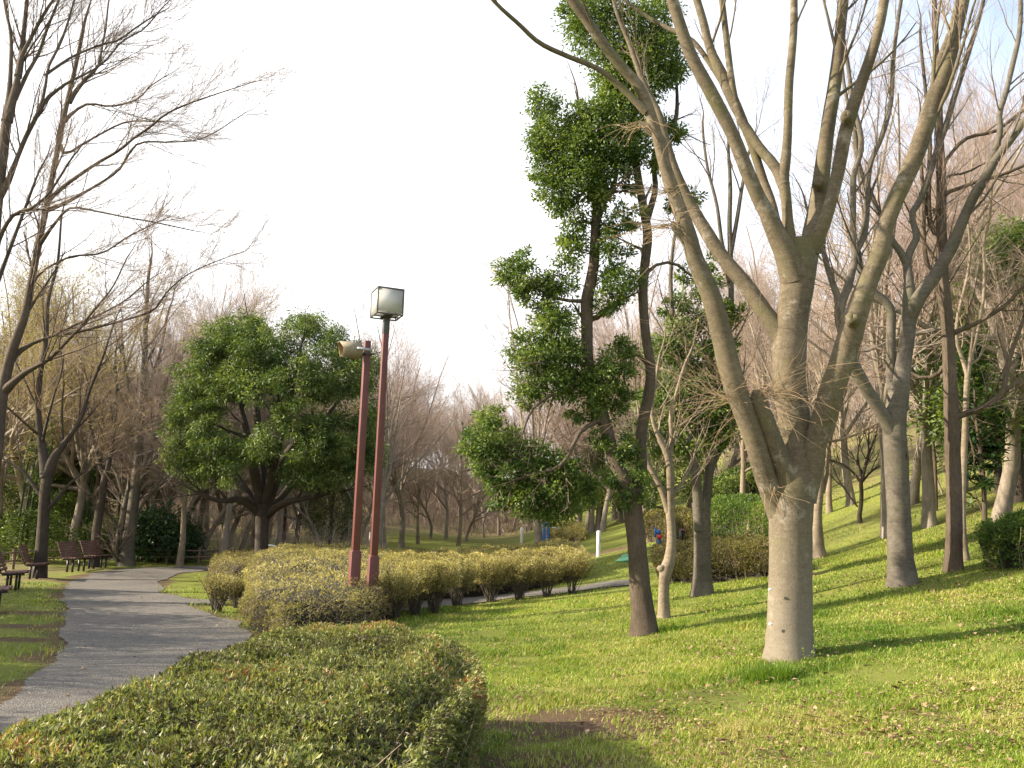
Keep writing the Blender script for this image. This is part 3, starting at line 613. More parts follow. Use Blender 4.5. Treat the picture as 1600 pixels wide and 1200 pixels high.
mb = MB(); square_tube(mb,-0.1,kz2-0.03,0.19,0.183); o = mb.obj('post_foot',M_red,L2,smooth=False); bevel(o)
mb = MB(); square_tube(mb,kz2-0.03,kz2+0.01,0.183,0.132); square_tube(mb,kz2+0.01,top2,0.132,0.118); o = mb.obj('post',M_red,L2,smooth=False); bevel(o)
mb = MB(); zc = top2-0.26
for s in (-1,1): mb.box((0,s*0.075,zc),(0.19,0.012,0.035)); mb.box((s*0.078,0,zc),(0.012,0.19,0.033))
mb.box((0.12,-0.075,zc),(0.06,0.02,0.02)); o = mb.obj('clamp',M_steel,L2,smooth=False)
# hexagonal shade lying on its side, open to the left
c0 = np.array([-0.33,-0.10,top2-0.23]); hx = [(math.cos(a),math.sin(a)) for a in np.linspace(0,2*math.pi,7)[:-1]]
def hexring(x, r, rz): return np.array([[c0[0]+x, c0[1]+r*a, c0[2]+rz*b] for a, b in hx])
V0 = hexring(-0.24,0.17,0.15); V1 = hexring(0.17,0.20,0.17); V2 = hexring(0.20,0.12,0.10)
V0[:,0] += -0.04*np.sign(V0[:,2]-c0[2]-0.02)*0.8+0.02
mb = MB(); F = [[i,(i+1)%6,(i+1)%6+6,i+6] for i in range(6)]+[[i+6,(i+1)%6+6,(i+1)%6+12,i+12] for i in range(6)]
mb.add(np.vstack([V0,V1,V2]),F); mb.add(V2[[0,1,2,3]],[[0,1,2,3]]); mb.add(V2[[3,4,5,0]],[[0,1,2,3]]); o = mb.obj('shade',M_beige,L2,smooth=False)
md = o.modifiers.new('solid','SOLIDIFY'); md.thickness = 0.008
mb = MB(); s = 0.93; I0 = (V0-c0)*[0.99,s,s]+c0; I1 = (V1-c0)*[0.8,s,s]+c0
mb.add(np.vstack([I0,I1]),[[i+6,(i+1)%6+6,(i+1)%6,i] for i in range(6)]); mb.obj('shade_lining',M_inner,L2,smooth=False)
mb = MB(); mb.box((-0.13,-0.29,top2-0.22),(0.28,0.012,0.05)); mb.box((0.02,-0.19,top2-0.22),(0.012,0.2,0.05)); mb.box((-0.22,-0.30,top2-0.225),(0.02,0.012,0.02))
o = mb.obj('bracket',M_zinc,L2,smooth=False)
def bench(loc, rz, label, src=None):
    if src: return dup(src, loc, rz, 1.0, label, 'slatted benches along the left of the path')
    r = thing('park_bench',label,'bench',loc,'slatted benches along the left of the path',rz)
    W = 0.95
    mb = MB()
    for i in range(5): mb.box((0,-0.22+i*0.095,0.44-0.006*i),(W,0.08,0.035),None)
    o = mb.obj('seat',M_benchw,r,smooth=False); bevel(o,0.008)
    mb = MB()
    for i in range(6): mb.box((0,0.235+0.035*i,0.50+i*0.078),(W,0.03,0.068),np.array([[1,0,0],[0,.93,.36],[0,-.36,.93]]))
    o = mb.obj('backrest',M_benchw,r,smooth=False); bevel(o,0.006)
    for s in (-1,1):
        mb = MB(); Pt = np.array([[s*0.42,-0.25,0.40],[s*0.42,0.15,0.385],[s*0.42,0.24,0.43],[s*0.42,0.33,0.62],[s*0.42,0.44,0.92]]); mb.add(*tubes(cat(Pt,14),np.full(14,0.020),6)); mb.obj('bracket',M_iron,r)
    for s in (-1,1):
        mb = MB(); mb.box((s*0.30,-0.08,0.20),(0.05,0.05,0.42)); mb.box((s*0.30,0.10,0.20),(0.05,0.05,0.42)); mb.box((s*0.30,0.01,0.385),(0.05,0.36,0.03)); mb.obj('leg',M_iron,r,smooth=False)
    return r
gb = G(30,925); e = math.radians
bn = bench(G(20,923), e(90+22), 'slatted bench second from the left edge of the photo, facing the path')
bench(G(37,908)+np.array([-0.15,0.9,0]), e(90+18), 'slatted bench just left of the broad dark trunk foot', bn)
bench(G(-14,958), e(90+24), 'nearest slatted bench, only its seat end showing at the left edge', bn)
bench(G(118,893), e(90-8), 'far slatted bench just right of the broad dark trunk', bn)
bench(G(152,888), e(90-14), 'farthest slatted bench where the path bends away', bn)
def post(px, py, pytop, wpx, mat, name, label, cat_, capm=None):
    g = G(px,py); h = zat(g,px,pytop)-g[2]; wd = wpx/FPX*g[1]
    r = thing(name,label,cat_,g); mb = MB(); t = np.array([[0,0,-0.05],[0,0,0.05],[0,0,h*0.5],[0,0,h-0.04],[0,0,h-0.01],[0,0,h]])
    mb.add(*tubes(t,np.array([1,1,1,1,0.75,0.05])*wd/2,12)); mb.obj('shaft',mat,r); return r, g, h, wd
r_, g, h, wd = post(935,870,829,6.5,M_white,'marker_post','white wooden marker post on the lawn beside the green mat','post')
mb = MB(); mb.box((wd*0.52,-wd*0.1,h*0.62),(0.012,wd*0.5,0.10)); mb.obj('plate',M_steel,r_,smooth=False)
r_, g, h, wd = post(815,853,824,4.5,M_white,'marker_post','white marker post showing above the olive hedge','post')
post(577,862,831,2.6,M_white,'marker_post','tiny pale post seen between the two red posts','post')
# blue exercise pole with two uprights and a side bar
g = G(853,856); h = zat(g,853,802)-g[2]; r_ = thing('exercise_pole','blue twin pole with a pale side bar behind the hedge','exercise pole',g)
for s in (-0.10,0.10):
    mb = MB(); mb.add(*tubes(np.array([[s,0,-0.1],[s,0,h/2],[s,0,h-0.02],[s,0,h]]),np.array([0.065,0.065,0.065,0.03]),10)); mb.obj('upright',M_blue,r_)
mb = MB(); mb.box((0,0,h*0.82),(0.14,0.05,0.08)); mb.box((0,0,h*0.3),(0.14,0.05,0.06)); mb.obj('crosspiece',M_blue,r_,smooth=False)
mb = MB(); mb.add(*tubes(np.array([[0.12,0,h*0.58],[0.4,0,h*0.58],[0.62,0,h*0.57]]),np.array([0.035,0.035,0.03]),8)); mb.obj('side_bar',M_zinc,r_)
# blue exercise sign board with red box
g = G(1029,858); u = g[1]/FPX; r_ = thing('exercise_sign','blue notch edged exercise board with a red box on its post','exercise board',g)
zz = lambda py: zat(g,1029,py)-g[2]
mb = MB(); mb.box((0.5*u,0,zz(848)),(4.6*u,0.08,zz(838)-zz(858))); mb.obj('post',M_blue,r_,smooth=False)
mb = MB(); mb.box((-5.3*u,-0.02,zz(832)),(2.6*u,0.06,zz(824)-zz(840))); mb.box((-0.5*u,-0.025,zz(831.5)),(6.6*u,0.05,zz(828)-zz(835.5))); mb.box((2.0*u,-0.02,zz(830)),(1.4*u,0.07,0.05)); mb.obj('board',M_blue,r_,smooth=False)
mb = MB(); mb.box((1.0*u,-0.05,zz(838.5)),(6.4*u,0.14,zz(835.5)-zz(841.7))); mb.obj('box',M_signred,r_,smooth=False)
# green mat
mq = gp((962,879),(1003,879),(1003,866),(974,867)); V = np.array([[a,b,float(Hz(a,b))+0.03] for a,b in mq])
mb = MB(); nn_ = 9; uu, vv = np.meshgrid(np.linspace(0,1,nn_),np.linspace(0,1,nn_),indexing='ij')
q = ((1-uu)*(1-vv))[...,None]*mq[0]+(uu*(1-vv))[...,None]*mq[1]+(uu*vv)[...,None]*mq[2]+((1-uu)*vv)[...,None]*mq[3]
ix = np.arange(81).reshape(9,9); Vt = np.concatenate([q,Hz(q[...,0],q[...,1])[...,None]+0.05],-1).reshape(-1,3)
mb.add(Vt,np.stack([ix[:-1,:-1],ix[1:,:-1],ix[1:,1:],ix[:-1,1:]],-1).reshape(-1,4)); o = mb.obj('rubber_mat',M_mat,smooth=False); md = o.modifiers.new('solid','SOLIDIFY'); md.thickness = 0.04
tag(o,'flat green mat laid on the lawn behind the dark slanting trunk','mat')
# brown seat and stone slabs
g = G(1071,850); u = g[1]/FPX; r_ = thing('garden_seat','low brown bench in front of the dark hedge','bench',g)
mb = MB(); mb.box((0,0,0.44),(17*u,0.36,0.06)); mb.obj('seat',M_benchw,r_,smooth=False)
for s in (-1,1): mb = MB(); mb.box((s*7*u,0,0.2),(0.08,0.3,0.42)); mb.obj('leg',M_iron,r_,smooth=False)
g = G(1046,853); r_ = thing('timber_step','short stretch of low timber edging beside the brown bench','edging',g); mb = MB(); mb.box((0,0,0.08),(0.85,0.16,0.16)); o = mb.obj('log',M_fence,r_,smooth=False); bevel(o,0.02)
for px, h_, lab in ((1163.5,21,'left one of two grey stone slabs standing before the green hedge'),(1170.5,21,'right paler one of two grey stone slabs before the green hedge')):
    g = G(px,846)+np.array([0,0.0,0]); u = g[1]/FPX; hh = zat(g,px,815)-g[2]; mb = MB(); mb.box((0,0,hh/2-0.05),(5.0*u,0.12,hh+0.1),rotz(0.25)); o = mb.obj('stone_slab',M_stone,None,(0,0,0),False); o.location = tuple(g); bevel(o,0.015); tag(o,lab,'stone slab')
# distant red lamp posts
def farpost(px, py, pytop, wpx, name, label):
    g = G(px,py); h = zat(g,px+ (py-pytop)*0.05,pytop)-g[2]; w_ = wpx/FPX*g[1]; r = thing(name,label,'lamp post',g)
    mb = MB(); square_tube(mb,-0.1,1.1,w_*1.4,w_*1.4); mb.obj('post_foot',M_red,r,smooth=False)
    mb = MB(); square_tube(mb,1.1,h,w_,w_*0.9); mb.obj('post',M_red,r,smooth=False); return r, g, h
r_, g, h = farpost(440,872,742,5.5,'lamp_post','distant dark red post just right of the round evergreen trunk'); mb = MB(); mb.box((0,0,h+0.2),(0.45,0.45,0.45)); mb.obj('lantern',M_panel,r_,smooth=False)
farpost(533,864,818,2.2,'lamp_post','left one of two thin far red posts under the small evergreen')
farpost(536.5,864,818,2.2,'lamp_post','right one of two thin far red posts under the small evergreen')
# white hoop behind the round tree
g = G(421,884); hh = zat(g,421,853)-g[2]; a = np.linspace(0,math.pi,15); w_ = 0.42
Pt = np.vstack([[[-w_,0,-0.05]], np.stack([-w_*np.cos(a),0*a,hh-w_*0.8+w_*0.8*np.sin(a)],-1), [[w_,0,-0.05]]])
r_ = thing('barrier_hoop','white rounded metal hoop half hidden by the round evergreen trunk','barrier',g+np.array([-0.25,0.8,0])); mb = MB(); mb.add(*tubes(Pt,np.full(len(Pt),0.045),10)); mb.obj('hoop',M_white,r_)
# low wooden fence along the far edge of the path
def fence(pts, label, hgt=0.62):
    g0 = G(*pts[0]); r = thing('wooden_fence',label,'fence',g0); w3 = [G(*p) for p in pts]; seg = []
    for a, b in zip(w3[:-1], w3[1:]):
        n = max(1,int(np.linalg.norm(b-a)/1.3)); seg += [a+(b-a)*i/n for i in range(n)]
    seg.append(w3[-1]); seg = [np.array([s[0],s[1],float(H(s[0],s[1]))]) for s in seg]
    for s in seg:
        mb = MB(); mb.add(*tubes(np.array([s+[0,0,-0.1],s+[0,0,hgt*0.5],s+[rng.normal(0,.02),0,hgt+rng.uniform(0,.08)]]),np.array([0.05,0.05,0.045]),7)); mb.obj('post',M_fence,r,g0)
    for z in (0.28,0.55):
        Pt = np.array([s+[0,-0.05,z*hgt/0.62+rng.normal(0,0.015)] for s in seg]); mb = MB(); mb.add(*tubes(Pt,np.full(len(Pt),0.028),6)); mb.obj('rail',M_fence,r,g0)
fence([(-60,905),(20,890),(70,886),(110,883),(150,880),(185,880)],'low log fence among the trunks behind the benches')
fence([(205,882),(260,882),(310,883),(355,882),(400,881)],'low log fence behind the bend of the path')
# overhead cable far away
a = P(500,707,55); b = P(800,690,60); Pt = np.array([a+(b-a)*t-np.array([0,0,1.3*4*t*(1-t)*0.35]) for t in np.linspace(0,1,24)])
# ------------------------------------------------------------------ hand shaped trees
def hero(name, label, cat_, d, base_px, trunk, limbs, barkm, twigm=None, lv=None, sides=14, rough=0.035, group=None, fol=None, lw=0.92):
    base = np.array([*P(base_px[0],base_px[1],d)[:2],0]); base[2] = float(H(base[0],base[1]))
    r = thing(name,label,cat_,base,group)
    pt, R = trace(trunk, d); R = R*(1 if lw > 0.8 else 0.70)*(1+0.14*np.exp(-((pt[:,2]-base[2])/0.10).clip(0,20))); pt[0,2] = min(pt[0,2],base[2]-0.08)
    mb = MB(); mb.add(*tubes(pt,R,sides+4,rough)); mb.obj('trunk',barkm,r,base)
    allp = []
    for lm in limbs:
        p, q = trace(lm, d); q = q*(lw+(1-lw)*np.clip(1-np.arange(len(q))/5,0,1)); stub = lm[-1][2] < 0.6*lm[-2][2] and lm[-2][2] > 12; mb = MB(); mb.add(*tubes(p,q,sides if q[0] > 0.03 else 8,rough))
        # rounded end
        mb.obj('limb',barkm,r,base); allp.append((p,q)) if not stub else None
    if lv:
        mb = MB(); m2 = MB()
        rs = []
        for p, q in allp:
            if np.linalg.norm(p[-1]-p[0]) < 0.75 and d < 20: continue
            k = cat(np.column_stack([p,q]),14); rs.append(k)
        if trunk[-1][2] <= 8: rs.append(cat(np.column_stack([pt[len(pt)//3:],R[len(pt)//3:]]),14))
        rs = np.array(rs); Pt, R = rs[...,:3], rs[...,3]
        for i, (K,t0,t1,ang,L,up,wig,n,rr,rm,sd) in enumerate(lv):
            Pt, R = spawn(Pt,R,K,t0,t1,ang,L,up,wig,n,rr,rm)
            if i == 0 and fol is None: pass
            (mb if sd > 3 else m2).add(*tubes(Pt,R,sd))
        if mb.n: mb.obj('branches',barkm,r,base)
        if m2.n: m2.obj('twigs',twigm or M_twig,r,base)
    return r, base
def D8(): return 8.3
gM = G(1234,1034); DM = gM[1]
print('depth main', DM, gM, 'radius', 38/FPX*DM)
main_tree, bM = hero('bare_tree','thickest bare tree with many smooth limbs fanning from its short trunk','tree',DM,(1234,1034),
 [(1232,1040,80,0),(1233,1005,76,0),(1234,950,72,0),(1235,900,69,0),(1235,850,69,0),(1236,800,70,0),(1239,760,72,0),(1244,720,60,0.02),(1244,680,51,0.03),(1239,640,50,0.04),(1234,595,50,0.05),(1233,545,52,0.06),(1238,490,49,0.06),(1246,440,52,0.08),(1250,400,48,0.1),(1252,375,40,0.1)],
 [[(1226,820,44,0),(1212,785,42,-.02),(1196,745,41,-.1),(1180,692,40,-.18),(1161,640,41,-.25),(1142,583,43,-.33),(1128,523,41,-.4),(1112,465,38,-.45),(1087,407,34,-.5),(1076,367,31,-.55),(1058,317,27,-.6),(1040,262,24,-.65),(1027,213,22,-.7),(1012,167,22,-.75),(997,133,20,-.8),(967,100,20,-.85),(940,65,20,-.9),(913,27,19,-.95),(890,-5,17,-1),(850,-60,12,-1.1),(810,-140,6,-1.2)],
  [(1234,545,38,.05),(1212,513,34,.1),(1188,478,32,.15),(1163,443,30,.2),(1133,407,27,.28),(1113,378,26,.32),(1090,340,23,.38),(1072,308,22,.42),(1053,262,18,.46),(1040,220,17,.5),(1030,180,14,.5),(1003,123,11,.5),(983,67,9,.5),(963,17,7,.5),(950,-40,5,.5)],
  [(1010,175,14,-.76),(990,155,13,-.78),(967,133,12,-.8),(933,107,10,-.85),(887,88,9.5,-.9),(843,67,9,-1),(810,37,8,-1.1),(770,0,7,-1.2),(720,-60,4,-1.3)],
  [(1240,790,46,-.05),(1225,735,40,-.12),(1212,700,37,-.18),(1198,662,35,-.22),(1185,630,33,-.25),(1181,612,31,-.26),(1181,609,12,-.26)],
  [(1242,440,46,.05),(1230,400,43,.0),(1214,367,38,-.05),(1200,335,33,-.1),(1187,313,28,-.12),(1167,267,27,-.18),(1143,207,25,-.25),(1110,143,25,-.3),(1080,87,23,-.35),(1060,30,22,-.4),(1048,-10,21,-.45),(1030,-80,15,-.5),(1010,-150,8,-.5)],
  [(1225,395,24,.0),(1213,355,20,.1),(1205,317,18,.15),(1192,280,17,.2),(1178,235,17,.2),(1163,195,18,.22),(1147,160,22,.25),(1128,117,22,.28),(1110,77,17,.3),(1097,27,15,.3),(1088,-5,14,.3),(1075,-80,9,.3)],
  [(1236,400,26,.1),(1231,350,21,.05),(1229,317,20,0),(1224,280,22,0),(1228,245,19,0),(1231,200,16.5,-.02),(1233,133,16,-.04),(1240,50,14,-.06),(1241,-5,13,-.08),(1245,-90,8,-.1)],
  [(1225,290,20,0),(1212,262,19,.05),(1188,233,19,.1),(1170,207,20,.17),(1157,185,18,.2),(1147,150,14,.22),(1141,110,13,.2),(1134,50,12,.2),(1127,-5,11,.2),(1118,-70,7,.2)],
  [(1152,165,12,.3),(1110,100,10,.35),(1080,62,9,.4),(1045,45,8,.5),(1010,25,7,.6),(975,0,5,.6),(930,-40,3,.6)],
  [(1252,440,44,.1),(1262,400,38,.12),(1269,367,38,.15),(1278,320,34,.2),(1284,270,30,.22),(1293,200,26,.25),(1303,140,25,.28),(1309,90,22,.3),(1313,50,20,.3),(1318,-5,20,.3),(1322,-90,12,.3)],
  [(1268,390,34,.1),(1280,365,26,.0),(1293,333,23,-.1),(1308,275,24,-.15),(1320,210,25,-.2),(1335,160,24,-.25),(1352,112,21,-.3),(1370,57,19,-.35),(1382,-2,18,-.4),(1392,-80,10,-.4)],
  [(1252,780,50,0),(1264,740,46,-.05),(1272,700,44,-.12),(1284,660,44,-.2),(1299,610,46,-.3),(1317,560,46,-.38),(1333,508,45,-.45),(1345,470,40,-.5),(1360,430,36,-.55),(1377,390,35,-.6),(1381,360,32,-.62),(1401,308,31,-.68),(1424,260,31,-.72),(1444,205,32,-.78),(1461,150,31,-.82),(1482,95,26,-.88),(1496,43,22,-.92),(1507,-5,20,-.95),(1520,-90,12,-1)],
  [(1457,165,18,-.6),(1464,120,16,-.55),(1471,87,14,-.5),(1485,50,12,-.45),(1500,-10,9,-.4)],
  [(1044,300,10,-.6),(1034,222,20,-.68),(1018,205,19,-.7),(1002,192,17,-.72),(999,190,6,-.72)],
  [(1085,395,22,-.5),(1068,368,21,-.54),(1052,350,19,-.56),(1049,347,7,-.56)],
 ], M_zel, lw=0.84, lv=[(5,.66,.98,.5,1.9,.45,.07,8,.30,.004,5),(7,.15,1,.45,.9,.3,.09,6,.45,.0026,3),(5,.2,1,.5,.42,.2,.12,4,.6,.0018,3)])
# epicormic sprouts bursting from the cut limb and the stubs
def sprouts(parent, base, px, py, d, n, L, az=None, up=0.25, mat=M_ytwig, r0=0.0036, spreadz=0.35):
    c = P(px,py,d); dr = rng.normal(0,1,(n,3)); dr[:,2] = rng.normal(up,spreadz,n)
    if az is not None: dr = dr*0.75+np.asarray(az)
    dr = nrm(dr); ln = L*rng.uniform(0.25,1.15,n)**1.2; bend = rng.normal(0,0.10,(n,3)); pts = [c+dr*0.03+rng.normal(0,0.03,(n,3))]; dd = dr.copy()
    for k in range(7):
        dd = nrm(dd+rng.normal(0,0.10,(n,3))+bend); pts.append(pts[-1]+dd*(ln/7)[:,None])
    Pt = np.stack(pts,1); R = r0*rng.uniform(0.7,1.4,(n,1))*np.linspace(1,0.35,8)[None]; mb = MB(); mb.add(*tubes(Pt,R,4))
    p2, r2 = spawn(Pt,R,2,0.3,0.95,0.5,L*0.28,up=0.1,n=4,rmin=0.0014); mb.add(*tubes(p2,r2,3)); mb.obj('sprouts',mat,parent,base)
sprouts(main_tree,bM,1184,622,DM-.28,60,1.1,(-0.1,-0.2,0.05),0.10,r0=0.0022,spreadz=0.4)
sprouts(main_tree,bM,1205,615,DM-.15,36,1.8,(0.7,-0.2,0.12),0.10,r0=0.0022)
sprouts(main_tree,bM,1150,625,DM-.3,30,1.6,(-0.9,-0.1,0.08),0.10,r0=0.0022)
sprouts(main_tree,bM,1052,350,DM-.58,42,0.7,(-0.8,-0.2,-0.1),0.1)
sprouts(main_tree,bM,1046,300,DM-.62,22,0.7,(-0.9,-0.2,0.0),0.1)
sprouts(main_tree,bM,1002,192,DM-.72,16,0.5,(-0.8,-0.2,-0.2),-0.1)
sprouts(main_tree,bM,1206,755,DM-.15,16,0.35,(0,-0.5,-0.5),-0.5,r0=0.003)
TW = [(7,.25,.97,.5,2.0,.45,.08,8,.34,.004,4),(7,.15,1,.45,1.0,.3,.1,6,.5,.003,3),(5,.2,1,.5,.45,.2,.12,4,.6,.0022,3)]
def knot(parent, base, px, py, d, rpx, mat, dirv=(-0.35,-0.9,0.15), nm='knot'):
    c = P(px,py,d); r = rpx/FPX*d; dv = nrm(np.array(dirv,float)); t = np.array([-1.6,-.7,-.35,-.12,-.16,-.3])[:,None]*dv*r
    mb = MB(); mb.add(*tubes(c+t, np.array([1.25,1.1,.95,.72,.5,.05])*r, 12, .06)); mb.obj(nm, mat, parent, base)
for a in [(1279,281,DM-.02,9),(1323,177,DM-.42,9),(1333,493,DM-.70,11),(1247,425,DM-.08,8)]: knot(main_tree,bM,a[0],a[1],a[2],a[3],M_zel)
for px_, py_ in ((1203,921),(1204,975)):
    c_ = P(px_,py_,DM-.225); mb = MB(); mb.box(c_,(.034,.012,.022),rotz(-.35)); mb.obj('tag',M_white,main_tree,bM,False)
# bare tree with a dead knot, right of the thick tree
g = G(1411,915); D2 = g[1]; print('D2', D2, 22/FPX*D2)
hero('bare_tree','grey barked bare tree with a round dead knot on its trunk','tree',D2,(1411,915),
 [(1411,918,50,0),(1409,890,42,0),(1406,850,38,0),(1404,790,36,0),(1401,745,37,0),(1400,715,38,0),(1398,685,37,0),(1398,655,36,0),(1402,630,33,0),(1405,600,32,0)],
 [[(1404,640,30,0),(1408,596,28,0),(1413,560,26,0),(1418,525,25,0),(1420,492,24,0),(1421,462,21,0),(1420,436,16,.05),(1417,409,14,.1),(1424,388,13,.1),(1432,372,12,.12),(1428,350,11,.15),(1424,335,11,.2),(1438,312,11,.2),(1450,280,11,.25),(1462,241,11,.3),(1480,190,10,.3),(1490,155,10,.35),(1500,125,9,.4),(1513,83,9,.4),(1533,17,7,.5),(1545,-40,5,.5)],
  [(1420,420,13,.1),(1408,395,12,.1),(1396,379,11,.12),(1382,352,10,.15),(1369,322,9,.2),(1355,290,9,.2),(1342,259,8,.2),(1335,200,7,.2),(1320,140,6,.2),(1312,60,5,.2)],
  [(1420,498,24,0),(1432,472,24,-.1),(1447,450,22,-.15),(1462,430,22,-.2),(1476,406,21,-.25),(1489,382,20,-.3),(1500,355,18,-.35),(1510,331,17,-.4),(1522,306,17,-.45),(1534,286,17,-.5),(1545,268,15,-.55),(1555,250,14,-.6),(1579,218,14,-.65),(1600,190,13,-.7),(1640,140,9,-.8)],
  [(1530,295,13,-.5),(1541,268,11,-.5),(1555,235,10,-.5),(1563,205,10,-.5),(1561,178,10,-.5),(1570,150,9,-.5),(1580,110,9,-.5),(1593,50,8,-.5),(1595,-5,7,-.5)],
  [(1398,690,30,0),(1388,665,24,-.05),(1379,648,22,-.1),(1366,627,22,-.15),(1352,605,22,-.2),(1340,580,20,-.25),(1330,560,18,-.3),(1318,525,17,-.3),(1311,495,16,-.35),(1310,470,13,-.35),(1302,445,11,-.35),(1295,425,10,-.35),(1288,398,9,-.35),(1278,370,7,-.35),(1262,330,5,-.35)],
  [(1311,490,15,-.3),(1318,465,14,-.2),(1325,448,14,-.15),(1331,425,13,-.1),(1336,400,12,0),(1333,375,11,0),(1333,330,10.5,0),(1334,274,10,0),(1342,248,10,0),(1346,229,10,0),(1343,200,9,0),(1332,160,8,0),(1326,110,7,0),(1315,40,6,0)],
  [(1336,395,11,0),(1349,372,10,.1),(1354,340,10,.1),(1355,300,9.5,.1),(1360,255,9,.15),(1372,228,8.5,.2),(1381,205,8,.2),(1388,180,8,.2),(1393,150,8,.25),(1397,80,7,.3),(1408,0,6,.3)],
  [(1404,640,20,0.1),(1393,600,17,.1),(1392,560,16,.1),(1392,515,16,.1),(1393,490,16,.1),(1385,472,15,.1),(1369,460,14,.1),(1355,440,13,.1),(1345,424,12,.1),(1338,400,10,.1),(1350,350,7,.1),(1362,300,5,.1)],
  [(1402,716,34,-.02),(1406,713,30,-.10),(1407,712,26,-.15),(1407,712,22,-.16),(1407,712,12,-.14)],
 ], M_grey, lv=TW)
g = G(1489,895); DE = g[1]
TE = [(7,.1,.95,.75,1.6,.35,.08,8,.36,.004,4),(7,.15,1,.5,.85,.25,.1,6,.5,.003,3),(5,.2,1,.5,.4,.2,.12,4,.6,.0022,3)]
hero('bare_tree','straight rough barked tree whose side boughs reach to the right edge','tree',DE,(1489,895),
 [(1489,898,32,0),(1490,870,27,0),(1491,785,24,0),(1488,700,24,0),(1487,650,24,0),(1484,580,21,0),(1481,515,20,0),(1476,460,18,0),(1473,425,17,0),(1475,400,16,0),(1471,355,16,0),(1471,280,15,0),(1468,220,13,0),(1466,160,12,0),(1463,100,10,0),(1460,0,7,0),(1458,-80,4,0)],
 [[(1488,660,16,0),(1500,649,11,-.1),(1530,640,10,-.15),(1550,628,10,-.2),(1566,614,10,-.25),(1572,585,9,-.25),(1580,552,8,-.25),(1592,520,6,-.3),(1605,480,4,-.3)],
  [(1568,612,8,-.25),(1585,600,6,-.3),(1608,592,4,-.3)],
  [(1484,522,13,0),(1495,518,8,-.1),(1520,508,7,-.2),(1545,494,7,-.3),(1568,479,7,-.4),(1585,463,6,-.5),(1612,432,5,-.6)],
  [(1478,512,12,0),(1474,495,9,0),(1464,447,8,.1),(1452,420,8,.1),(1446,400,8,.1),(1443,360,7.5,.1),(1444,320,7,.1),(1440,270,6,.1),(1436,200,5,.1)],
  [(1472,370,12,0),(1460,362,9,.1),(1452,340,8.5,.1),(1451,295,8,.1),(1453,220,7,.1),(1447,150,6,.1),(1438,60,5,.1)],
  [(1470,262,11,0),(1480,248,6,0),(1504,220,6,-.1),(1530,210,6,-.2),(1555,205,6,-.3),(1600,172,5,-.4),(1640,150,3,-.4)],
  [(1472,306,11,0),(1482,300,7,-.1),(1505,292,6.5,-.2),(1528,283,6.5,-.3),(1560,275,6,-.4),(1602,258,5,-.5),(1640,240,3,-.5)],
  [(1471,282,8,0),(1485,274,4,0),(1510,270,4,0),(1528,260,3,0)],
  [(1487,555,10,0),(1465,585,7,.3),(1440,590,6,.6),(1422,582,5,.8)],
 ], M_rough, lv=TE)
g = G(1511,880); DF = g[1]
hero('bare_tree','thin smooth tree standing just right of the straight rough one','tree',DF,(1511,880),
 [(1511,882,11,0),(1506,840,9,0),(1504,785,10,0),(1505,740,10,0),(1507,695,10,0),(1509,640,9,0),(1512,582,8.5,0)],
 [[(1512,590,8,0),(1516,560,7.5,0),(1523,537,7,0),(1530,505,6.5,0),(1536,470,6,0),(1538,425,6,0),(1537,380,5,0),(1546,340,5,0),(1550,290,4,0)],
  [(1511,585,7,0),(1503,558,6.5,0),(1496,537,6,0),(1495,505,6,0),(1502,470,5,0),(1512,430,5,0),(1516,390,4,0),(1512,340,3,0)],
  [(1514,570,5,0),(1530,560,4,0),(1540,540,3,0)]],
 M_pale, lv=TE)
# slim pale tree with a knob, twin grey tree, pale forked trees, little dark tree
g = G(1037,962); DC = g[1]
hero('bare_tree','slim pale tree with a knobby bend low on its trunk','tree',DC,(1037,962),
 [(1037,964,20,0),(1037,935,18,0),(1038,905,18,0),(1041,890,22,0),(1046,876,19,0),(1049,850,15,0),(1049,825,14,0),(1047,800,14,0),(1047,750,13.5,0),(1046,722,13,0),(1038,700,11,0),(1030,685,10,0)],
 [[(1040,892,16,0),(1034,888,15,-.03),(1031,884,13,-.04),(1031,883,5,-.04)],
  [(1044,800,11,0),(1040,785,10,0),(1030,757,9,0),(1020,738,9,0),(1012,722,9,0),(1006,700,8,0),(1000,670,6,0)],
  [(1050,775,8,0),(1058,764,6,0),(1067,753,5,0),(1076,735,5,0),(1083,718,4,0),(1090,690,3,0)],
  [(1034,692,9,0),(1024,670,8,0),(1018,640,7,0),(1024,600,6,.1),(1030,560,5,.1)],
  [(1044,718,9,0),(1050,690,8,.1),(1048,650,7,.1),(1058,610,6,.1),(1070,570,5,.1)]], M_pale, lv=[TE[0],TE[1]])
g = G(1281,868); DH = g[1]
hero('bare_tree','pale forked tree just behind the thick trunk on its right','tree',DH,(1281,868),
 [(1281,870,21,0),(1279,850,18,0),(1277,812,15,0),(1279,780,14,0),(1281,755,13,0),(1280,737,13,0)],
 [[(1281,740,10,0),(1286,715,8,0),(1288,690,7.5,0),(1291,650,7,0),(1300,600,6,0),(1306,550,5,0),(1310,500,4,0),(1316,450,3,0)],
  [(1279,742,9,0),(1271,726,8,0),(1273,690,7,0),(1268,650,6,0),(1262,600,5,0),(1258,550,4,0),(1262,500,3,0)],
  [(1285,770,8,.1),(1292,740,7,.1),(1295,700,6,.1),(1310,640,6,.1),(1330,590,5,.1),(1345,540,4,.1),(1352,480,3,.1)],
  [(1289,690,6,0),(1310,688,4,0),(1335,680,4,0),(1365,665,3,0)]], M_pale, M_ptwig, lv=[(8,.1,.95,.5,1.6,.5,.08,7,.5,.006,3),(6,.1,1,.4,.9,.4,.1,5,.6,.004,3)])
g = G(1296,802); DI = g[1]
